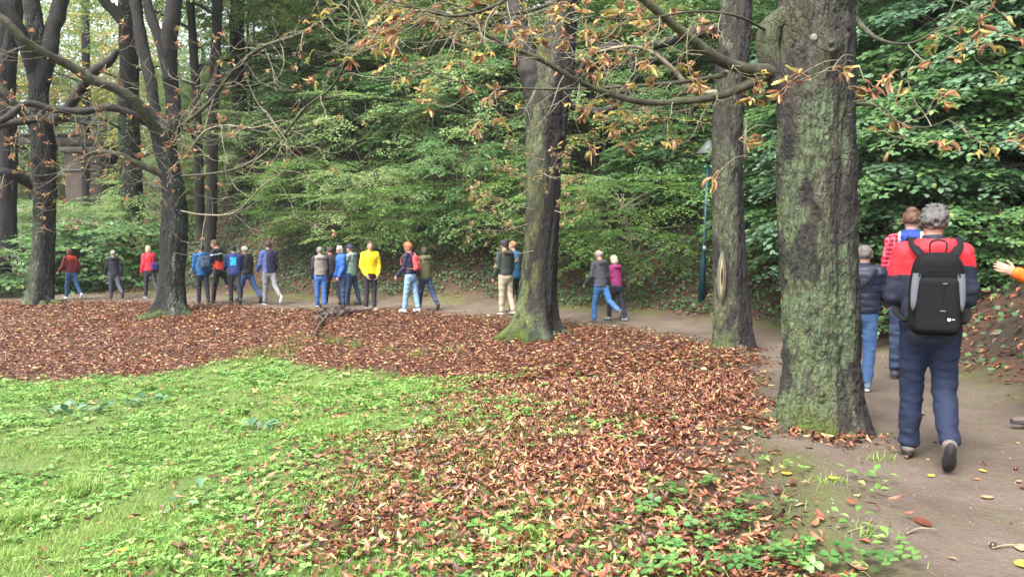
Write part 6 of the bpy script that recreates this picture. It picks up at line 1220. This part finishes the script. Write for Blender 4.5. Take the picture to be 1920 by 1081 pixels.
# lawn: blades, broad low weeds
def blades(bend): return np.array([[-.045, 0, 0], [.045, 0, 0], [.03, .5, .10 * bend], [-.03, .5, .10 * bend], [0, .95, .42 * bend]]), [np.array([[0, 1, 2, 3]]), np.array([[3, 2, 4]])]
def lay_blades(name, x, y, hgt, r_, m, lean=.55, **props):
    n = len(x); a = r_.uniform(0, 6.28, n); l = np.abs(r_.normal(0, lean, n)); d = np.stack([np.cos(a) * l, np.sin(a) * l, np.ones(n)], -1); out = -np.stack([np.cos(a), np.sin(a), np.zeros(n)], -1)
    pos = np.stack([x, y, Z(x, y) - .01], -1); tv, tf = blades(1.0); tv = tv * [1, 1, -1]; B = basis(d, out, hgt); B[:, :, 0] *= (r_.uniform(.6, 1.3, n) * np.clip(.07 / hgt, .22, 1.2))[:, None]
    V = (np.einsum('nij,vj->nvi', B, tv) + pos[:, None]).reshape(-1, 3); o = (np.arange(n) * 5)[:, None, None]
    return link(name, make_mesh(name, V, [(tf[0][None] + o).reshape(-1, 4), (tf[1][None] + o).reshape(-1, 3)], True, {'rnd': np.repeat(np.clip(r_.uniform(0, 1, n) * .6 + .55 * fb2(x, y, .8, 2, 91) - .08, 0, 1), 5)}), m, **props)
lw = lambda x, y: lawn_cov(x, y) * in_view(x, y)
x, y = visible_pts(105000, -6.5, 2.0, 2.9, 8.5, lambda x, y: lw(x, y) * (.6 + .4 * sst(.4, .6, fb2(x, y, 1.4, 3, 81))), r_)
lay_blades('lawn_grass', x, y, r_.uniform(.03, .09, len(x)) * (.7 + .6 * sst(.45, .65, fb2(x, y, .9, 3, 82))), r_, M_GRASS, label='bright green grass of the sunken lawn nearest the camera', category='grass', kind='stuff')
x, y = visible_pts(48000, -4.6, 1.2, 3.2, 5.6, lambda x, y: lw(x, y), r_)
lay_blades('lawn_grass', x, y, r_.uniform(.03, .08, len(x)), r_, M_GRASS, .8, label='fine short grass filling the lawn right at the bottom of the photo', category='grass', kind='stuff')
x, y = visible_pts(58000, -16, 2.0, 8.5, 16.5, lambda x, y: lw(x, y), r_)
lay_blades('lawn_grass', x, y, r_.uniform(.06, .14, len(x)) * (.8 + .5 * sst(.5, .65, fb2(x, y, .7, 3, 83))), r_, M_GRASS, label='green grass at the far side of the lawn below the leaf bank', category='grass', kind='stuff')
def leaf_rosette(n, l, w, up, seed, bend=.5):
    rr = np.random.default_rng(seed); VV, FF, k = [], [], 0
    for i in range(n):
        a = i / n * 6.28 + rr.normal(0, .25); d = np.array([[math.cos(a), math.sin(a), up * rr.uniform(.5, 1.4)]]); B = basis(d, np.array([[0, 0, 1.]]), np.array([l * rr.uniform(.6, 1.15)]))[0]
        tv = np.array([[0, 0, 0], [w * .6, .4, .05], [w, .7, .02], [0, 1.0, -bend * .4], [-w, .7, .02], [-w * .6, .4, .05]]); VV.append(tv @ B.T); FF.append(np.array([[0, 1, 2, 3], [0, 3, 4, 5]]) + k); k += 6
    return np.concatenate(VV), np.concatenate(FF)
ROS = [leaf_rosette(4, 1, .26, .45, 1), leaf_rosette(3, 1, .34, .35, 2), leaf_rosette(5, .9, .20, .7, 3), leaf_rosette(3, .8, .42, .25, 4)]
x, y = visible_pts(10000, -6.5, 2.0, 2.9, 8.5, lambda x, y: lw(x, y) * (1 - .75 * sst(-2.2, -.4, x)) * sst(.38, .58, fb2(x, y, 1.1, 3, 85) + .05), r_)
lay('lawn_weeds', ROS, x, y, r_.uniform(.03, .075, len(x)), r_, M_WEED, (.005, .035), .2, label='low broad-leaved weeds mixed through the lawn near the camera', category='weeds', kind='stuff')
x, y = visible_pts(11000, -16, 2.0, 8.5, 16.5, lambda x, y: lw(x, y) * (.3 + .7 * sst(.42, .6, fb2(x, y, .8, 3, 86))), r_)
lay('lawn_weeds', ROS, x, y, r_.uniform(.07, .12, len(x)), r_, M_WEED, (.01, .04), .2, label='low broad-leaved weeds on the far part of the lawn', category='weeds', kind='stuff')
# moss and sparse green on the path verge and where leaves thin out
x, y = visible_pts(11000, -5, 7.5, 3.0, 17, lambda x, y: in_view(x, y) * clear(x, y) * sst(.9, 1.3, np.abs(path_sd(x, y)[0])) * sst(2.4, 1.5, np.abs(path_sd(x, y)[0])) * sst(.50, .60, fb2(x, y, .9, 3, 87)), r_)
lay_blades('verge_grass', x, y, r_.uniform(.02, .055, len(x)), r_, M_GRASS, .8, label='thin short grass and moss along the edge of the dirt path', category='grass', kind='stuff')
x, y = visible_pts(14000, -3, 3.2, 3.2, 12, lambda x, y: litter_cov(x, y) * in_view(x, y) * (.04 + sst(2.0, -1, x + (y - 4) * .1)) * sst(.48, .62, fb2(x, y, .8, 3, 88)) * (path_sd(x, y)[0] > 0), r_)
lay('litter_weeds', ROS, x, y, r_.uniform(.04, .075, len(x)), r_, M_WEED, (.02, .05), .25, label='small green weeds poking up through the brown leaves', category='weeds', kind='stuff')
# ivy over the foot of the slope
def ivd(x, y):
    s, _ = path_sd(x, y); d = -s; return sst(1.5, 1.9, d + (fb2(x, y, .7, 3, 92) - .5) * 1.6) * sst(10, 5, d) * in_view(x, y) * (1 - .85 * sst(.60, .68, fb2(x, y, .35, 3, 93) - .25 * ((x > -5) & (x < 3.5)) + .10 * ((x < -6) & (d < 4)) + .10 * ((x < -8.5) & (x > -12.5)) )) * (1 - .8 * sst(3.0, 5.0, x) * sst(4.5, 2.5, d) * sst(15, 12, y))
x, y = visible_pts(260000, -24, 14, 5, 36, ivd, r_); n = len(x)
IVY = [(np.array([[0, 0, 0], [.42, .25, .04], [.5, .62, -.03], [0, 1, -.1], [-.5, .62, -.03], [-.42, .25, .04]]), np.array([[0, 1, 2, 3], [0, 3, 4, 5]]))]
lay('ivy', [(KITE_V * [1.5, 1, 1], KITE_F)], x, y, r_.uniform(.06, .11, n), r_, M_IVY, (.01, .22), .6, label='dense dark ivy carpet covering the foot of the wooded slope', category='ivy', kind='stuff')

# clumps of weeds and tufts one can count
def clump(px, py, m, lf, n, l, w, up, label, cat='plant', nm='weed_plant', group=None, sz=1.0, nmesh=3):
    g = gp(px, py); t = thing(nm, label, cat, g, 0, group); ms = []
    for q in range(nmesh):
        me = make_mesh(nm[:4] + 'leaf', np.array([[0, 0, 0], [w * .5, .3, .05], [w, .62, .04], [0, 1.0, -.12], [-w, .62, .04], [-w * .5, .3, .05], [0, .5, -.03]]), np.array([[0, 1, 6], [1, 2, 6], [2, 3, 6], [3, 4, 6], [4, 5, 6], [5, 0, 6]]), True, {'rnd': np.full(7, (.2, .5, .85)[q])}); me.materials.append(m); ms.append(me)
    for i in range(n):
        a = r_.uniform(0, 6.28); rad = r_.uniform(0, 1) ** .6 * sz * .5; o = bpy.data.objects.new('leaf', ms[i % nmesh]); COL.objects.link(o); o.parent = t
        x, y = math.cos(a) * rad, math.sin(a) * rad; B = basis(np.array([[math.cos(a) + r_.normal(0, .5), math.sin(a) + r_.normal(0, .5), up * r_.uniform(.4, 1.4)]]), np.array([[0, 0, 1.]]) + r_.normal(0, .15, (1, 3)), np.array([l * r_.uniform(.65, 1.2)]))[0]
        p = (x, y, float(Z(g[0] + x, g[1] + y)) - g[2] + r_.uniform(.02, .06) * (1 + up)); o.matrix_local = Matrix(((B[0][0], B[0][1], B[0][2], p[0]), (B[1][0], B[1][1], B[1][2], p[1]), (B[2][0], B[2][1], B[2][2], p[2]), (0, 0, 0, 1)))
clump(140, 782, M_DOCK, 0, 26, .17, .34, .8, 'grey-green dock clump on the lawn at the left', sz=.65)
clump(272, 764, M_DOCK, 0, 14, .14, .34, .6, 'smaller grey-green dock clump right of the big left clump', sz=.5)
clump(478, 812, M_DOCK, 0, 14, .12, .36, .5, 'grey-green dock clump in the middle of the lawn', sz=.45)
clump(345, 946, M_DOCK, 0, 6, .12, .25, .2, 'pale flat dock leaves low on the lawn near the bottom', sz=.3)
def trefoil(px, py, n, sz, label):
    g = gp(px, py); t = thing('trefoil_plant', label, 'plant', g)
    if not hasattr(trefoil, 'ms'):
        trefoil.ms = []
        for q in range(3):
            VV, FF, k = [], [], 0
            for i in range(3):
                a = i * 2.09 + .2 * q; B = basis(np.array([[math.cos(a), math.sin(a), .08]]), np.array([[0, 0, 1.]]), np.array([1.]))[0]
                for s in (0,): tv = np.array([[0, .05, 0], [.30, .35, .05], [.42, .75, .02], [.22, .98, -.03], [0, .86, -.02], [-.22, .98, -.03], [-.42, .75, .02], [-.30, .35, .05], [0, .5, -.04]]); VV.append(tv @ B.T); FF.append(np.array([[i2, (i2 + 1) % 8, 8] for i2 in range(8)]) + k); k += 9
            me = make_mesh('leaf', np.concatenate(VV), np.concatenate(FF), True, {'rnd': np.full(k, (.2, .5, .9)[q])}); me.materials.append(M_CLOV); trefoil.ms.append(me)
    for i in range(n):
        a = r_.uniform(0, 6.28); rad = r_.uniform(0, 1) ** .6 * sz; x, y = math.cos(a) * rad * 1.5, math.sin(a) * rad; o = bpy.data.objects.new('leaf', trefoil.ms[i % 3]); COL.objects.link(o); o.parent = t
        o.location = (x, y, float(Z(g[0] + x, g[1] + y)) - g[2] + r_.uniform(.04, .085)); o.rotation_euler = (r_.normal(0, .25), r_.normal(0, .25), a * 3); s = r_.uniform(.034, .056); o.scale = (s, s, s)
for a in [(1180, 975, 0), (1238, 948, 1), (1282, 930, 2), (1330, 918, 3), (1390, 985, 4), (1440, 965, 5), (1345, 1010, 6), (1300, 1030, 7), (1400, 1060, 8), (1470, 1045, 9), (1330, 1075, 10), (1560, 1060, 11), (1475, 1075, 12), (1245, 1075, 13), (1640, 1062, 14)]:
    trefoil(a[0], a[1], 9 if a[2] > 3 else 6, .12 if a[2] > 3 else .085, 'dark green three-lobed plant among the brown leaves, ' + ['leftmost of the patch', 'second from the left along the upper row', 'third along the upper row', 'topmost at the right of the upper row', 'in the middle of the patch', 'right end of the middle row', 'just below the middle of the patch', 'lower left of the middle', 'near the bottom edge in the middle', 'right of the lower middle', 'at the bottom edge left of the middle', 'right of the patch near the path', 'at the bottom edge right of the middle', 'at the bottom edge leftmost', 'rightmost beside the bare soil'][a[2]])
def tuft(px, py, n, hgt, sp, label, m=None):
    g = gp(px, py); x = g[0] + r_.normal(0, sp, n); y = g[1] + r_.normal(0, sp * .8, n); o = lay_blades('grass_tuft' if sp < .065 else 'long_grass', x, y, r_.uniform(.5, 1.1, n) * hgt, r_, m or M_GRASS, .5, label=label, category='grass tuft', kind='thing' if sp < .065 else 'stuff')
for a in [(150, 925, 260, .26, .10, 'tall dark grass tuft on the lawn at the lower left'), (15, 985, 220, .26, .10, 'tall grass tuft at the left edge near the bottom'), (300, 900, 160, .16, .14, 'grass tuft right of the tall lower left tuft'), (620, 820, 120, .2, .10, 'upright grass tuft in the middle of the lawn'),
          (640, 930, 110, .13, .12, 'low grass tuft near the brown edge of the lawn'), (1000, 940, 110, .11, .10, 'small grass tuft among leaves at the bottom centre'), (1020, 1010, 140, .12, .12, 'grass tuft among leaves below the small centre tuft'), (975, 1065, 160, .12, .10, 'grass tuft at the bottom edge left of the trefoils'),
          (1105, 765, 60, .13, .06, 'lone grass tuft in the leaf litter right of centre'), (890, 800, 60, .13, .07, 'grass tuft at the leafy lawn edge'), (630, 645, 90, .28, .14, 'grass tuft on the leaf bank below the rotten stump'), (665, 650, 80, .25, .10, 'grass tuft on the leaf bank right of the one below the stump'), (520, 660, 140, .3, .3, 'long grass at the top corner of the lawn'),
          (560, 640, 120, .3, .25, 'long grass beside the fallen stick'), (780, 668, 80, .25, .12, 'grass tuft low on the leaf bank left of the mossy trunk'), (725, 660, 60, .22, .12, 'thin grass tuft in the leaf bank below the yellow jacket'), (1640, 862, 70, .07, .05, 'short grass tuft on bare soil between trunk and shoe'), (850, 660, 60, .22, .12, 'thin grass tuft in the leaf bank below the khaki trousers'),
          (470, 672, 200, .25, .4, 'long grass along the top edge of the lawn'), (1560, 905, 50, .08, .06, 'pale grass tuft at the foot of the big trunk'), (1630, 1000, 70, .09, .06, 'pale green seedling tuft beside the bare soil'), (60, 745, 150, .18, .3, 'long grass at the left edge of the lawn')]: tuft(*a)
# leaves, conkers and clods on the bare path
DLAB = 'curled brown leaf lying on the bare path'
CON, t, b = mat('conker', .25, (.05, .012, .006), .6); CLOD, t, b = mat('leaf_scrap', .7, (.30, .12, .06))
def conker(px, py, s, label):
    g = gp(px, py); V, F = lathe([(0, -.9), (.55, -.75), (.95, -.2), (1, .2), (.7, .72), (.3, .92), (0, .96)], 14); t = thing('conker', label, 'conker', (g[0], g[1], g[2] + s * .85), 1.0); link('shell', make_mesh('shell', V * s, F), CON, t)
    V, F = lathe([(0, -.93), (.35, -.9), (.52, -.80), (.5, -.74), (0, -.86)], 12); m = bpy.data.materials.get('conker_scar') or mat('conker_scar', .7, (.45, .36, .25))[0]; o = link('scar', make_mesh('scar', V * s * 1.03, F), m, t); t.rotation_euler = (R(100), 0, .6)
conker(1700, 860, .017, 'shiny brown conker next to the left shoe of the backpacker, left one of two'); conker(1709, 856, .015, 'shiny reddish conker next to the left shoe, right one of two'); conker(1904, 881, .015, 'dark conker at the right edge of the path'); conker(1861, 1027, .018, 'brown conker half split on the path at the lower right')
lf = [(1740, 990, .12, 0, 'reddish folded leaf alone in the middle of the bare path'), (1862, 934, .08, 0, 'brown leaf scrap on the path at the right'), (1905, 1055, .11, 1, 'yellow leaf on the path in the lower right corner'), (1741, 895, .05, 1, 'tiny yellow leaf below the raised shoe'), (1850, 887, .05, 1, 'tiny pale yellow leaf right of the raised shoe'), (1913, 903, .05, 0, 'small leaf scrap at the right edge, upper one'),
      (1911, 915, .06, 0, 'small leaf scrap at the right edge, lower one'), (1912, 1035, .08, 0, 'brown leaf right of the split conker'), (1420, 1045, .1, 1, 'yellow leaf among the trefoil plants'), (1610, 1055, .12, 0, 'large tan leaf beside the rightmost trefoils'), (1553, 898, .06, 1, 'yellow curled leaf on the bare soil'), (218, 1042, .10, 1, 'yellow leaf on the lawn near the bottom left'), (1485, 890, .07, 1, 'yellow leaf at the leaf litter edge below the trunk'), (1440, 1028, .07, 1, 'small yellow leaf right among the trefoils'), (1025, 1075, .07, 1, 'yellow leaf at the bottom edge in the middle')]
for i, (px, py, s, yl_, lab) in enumerate(lf):
    g = gp(px, py); tv, tf = curl_leaf(6, .40 if yl_ else .34, .7, .25, .3); o = link('fallen_leaf', make_mesh('fallen_leaf', tv * s, tf, True, {'rnd': np.full(len(tv), .3 + .6 * (i % 2))}), M_YLEAF if yl_ else M_DRY, None, g + [0, 0, .012], i * 1.7, label=lab, category='leaf')
for i, (px, py, lab) in enumerate([(1660, 905, 'green weed plant on bare soil below the big trunk, left'), (1605, 898, 'flat green leaves on bare soil near the trunk foot'), (1640, 930, 'green flat weed halfway between trunk and trefoils'), (1595, 985, 'broad-leaved weed at the litter edge beside the bare soil'), (1665, 1030, 'pale green upright weed at the lower edge of the bare soil'), (1490, 885, 'light green weed in the litter in front of the trunk')]):
    clump(px, py, M_WEED, 0, 7, .06, .34, .25, lab, sz=.14)
for i, (px, py, l, a, lab) in enumerate([(1590, 1000, .28, .1, 'pale thin stick lying at the edge of the bare soil'), (1860, 1030, .16, .0, 'short dark stick right of the split conker'), (1700, 1003, .2, .15, 'thin stick on the mossy soil')]):
    g = gp(px, py); V, F = tube([(0, 0, .01), (l * .5, l * a, .018), (l, l * a * .4, .01)], [.006, .005, .003], 6, 12); link('stick', make_mesh('stick', V, F), M_TWIG, None, g, .2, label=lab, category='stick')
hz = bpy.data.materials.new('haze'); hz.use_nodes = True; hn = hz.node_tree; hn.nodes.clear(); pv_ = hn.nodes.new('ShaderNodeVolumePrincipled'); pv_.inputs['Color'].default_value = (.93, .96, .95, 1); pv_.inputs['Density'].default_value = 0.00035; ho = hn.nodes.new('ShaderNodeOutputMaterial'); hn.links.new(pv_.outputs[0], ho.inputs['Volume'])  # thin haze volume, added so its airlight lifts the dark woods
V, F = box((0, 52, 16), (240, 140, 44)); link('haze', make_mesh('haze', V, F, False), hz, None, kind='stuff', label='thin pale haze between the far trees, added to lift the dark wood', category='haze')
# ------------------------------------------------------------------ rotten root stump on the edge of the bank
gs = gp(622, 596); sp_ = gs[1] / FPX; mrot, t, b = mat('rotten_wood', .9); t.links.new(ramp(t, noise(t, 12, 5, objco(t), .7), [(.3, (.018, .013, .010)), (.55, (.07, .052, .042)), (.8, (.17, .14, .12))]), b.inputs['Base Color']); bump(t, b, noise(t, 30, 4, objco(t)), .8, .02)
st = thing('root_stump', 'torn dark root stump with twisted roots below the blue rain jacket', 'stump', gs); r2 = np.random.default_rng(9)
def f_st(p): return su(su(ell(p, (.10, 0, .12), (.30, .22, .16)), ell(p, (-.25, 0, -.02), (.22, .2, .16)), .08), ell(p, (.42, 0, .18), (.14, .14, .10)), .06) + .10 * (fbm(p * 6, 3, 77) - .5) + .05 * (fbm(p * 17, 2, 78) - .5)
V, F = surface_nets(f_st, (-.6, -.4, -.3), (.75, .4, .45), .026); link('trunk', make_mesh('trunk', V, F), mrot, st)
for i in range(30):
    a = r2.uniform(-.2, 3.4) if i % 3 else r2.uniform(0, 6.28); p = np.array([r2.uniform(-.35, .5), r2.uniform(-.15, .05), r2.uniform(-.02, .28)]); d = nrm(np.array([math.cos(a), -.4, math.sin(a) * .6 - .2])); pts = [p]
    for q in range(5): d = nrm(d + r2.normal(0, .45, 3)); pts.append(pts[-1] + d * r2.uniform(.05, .11))
    V, F = tube(pts, np.linspace(.032, .008, 6) * r2.uniform(.6, 1.2), 6, 16, True); link('root', make_mesh('root', V, F), mrot, st)
V, F = tube([(.45, -.05, .2), (.7, 0, .21), (.95, -.03, .24), (1.12, 0, .27)], [.05, .045, .035, .02], 8, 16); link('root', make_mesh('root', V, F), mrot, st)
a, b_ = gp(608, 606) + [0, 0, .10], gp(588, 636) + [0, 0, .05]; m_ = (a + b_) / 2 + [0, 0, .06]
V, F = tube([a + [.1, .1, .15], a, m_, b_], [.045, .04, .032, .018], 7, 18); link('stick', make_mesh('stick', V, F), mrot, None, label='dark broken stick leaning down the leaf bank from the root stump', category='stick')
for o in list(S.objects):                       # every mesh has a material
    if o.type == 'MESH' and not o.data.materials: o.data.materials.append(M_TWIG)
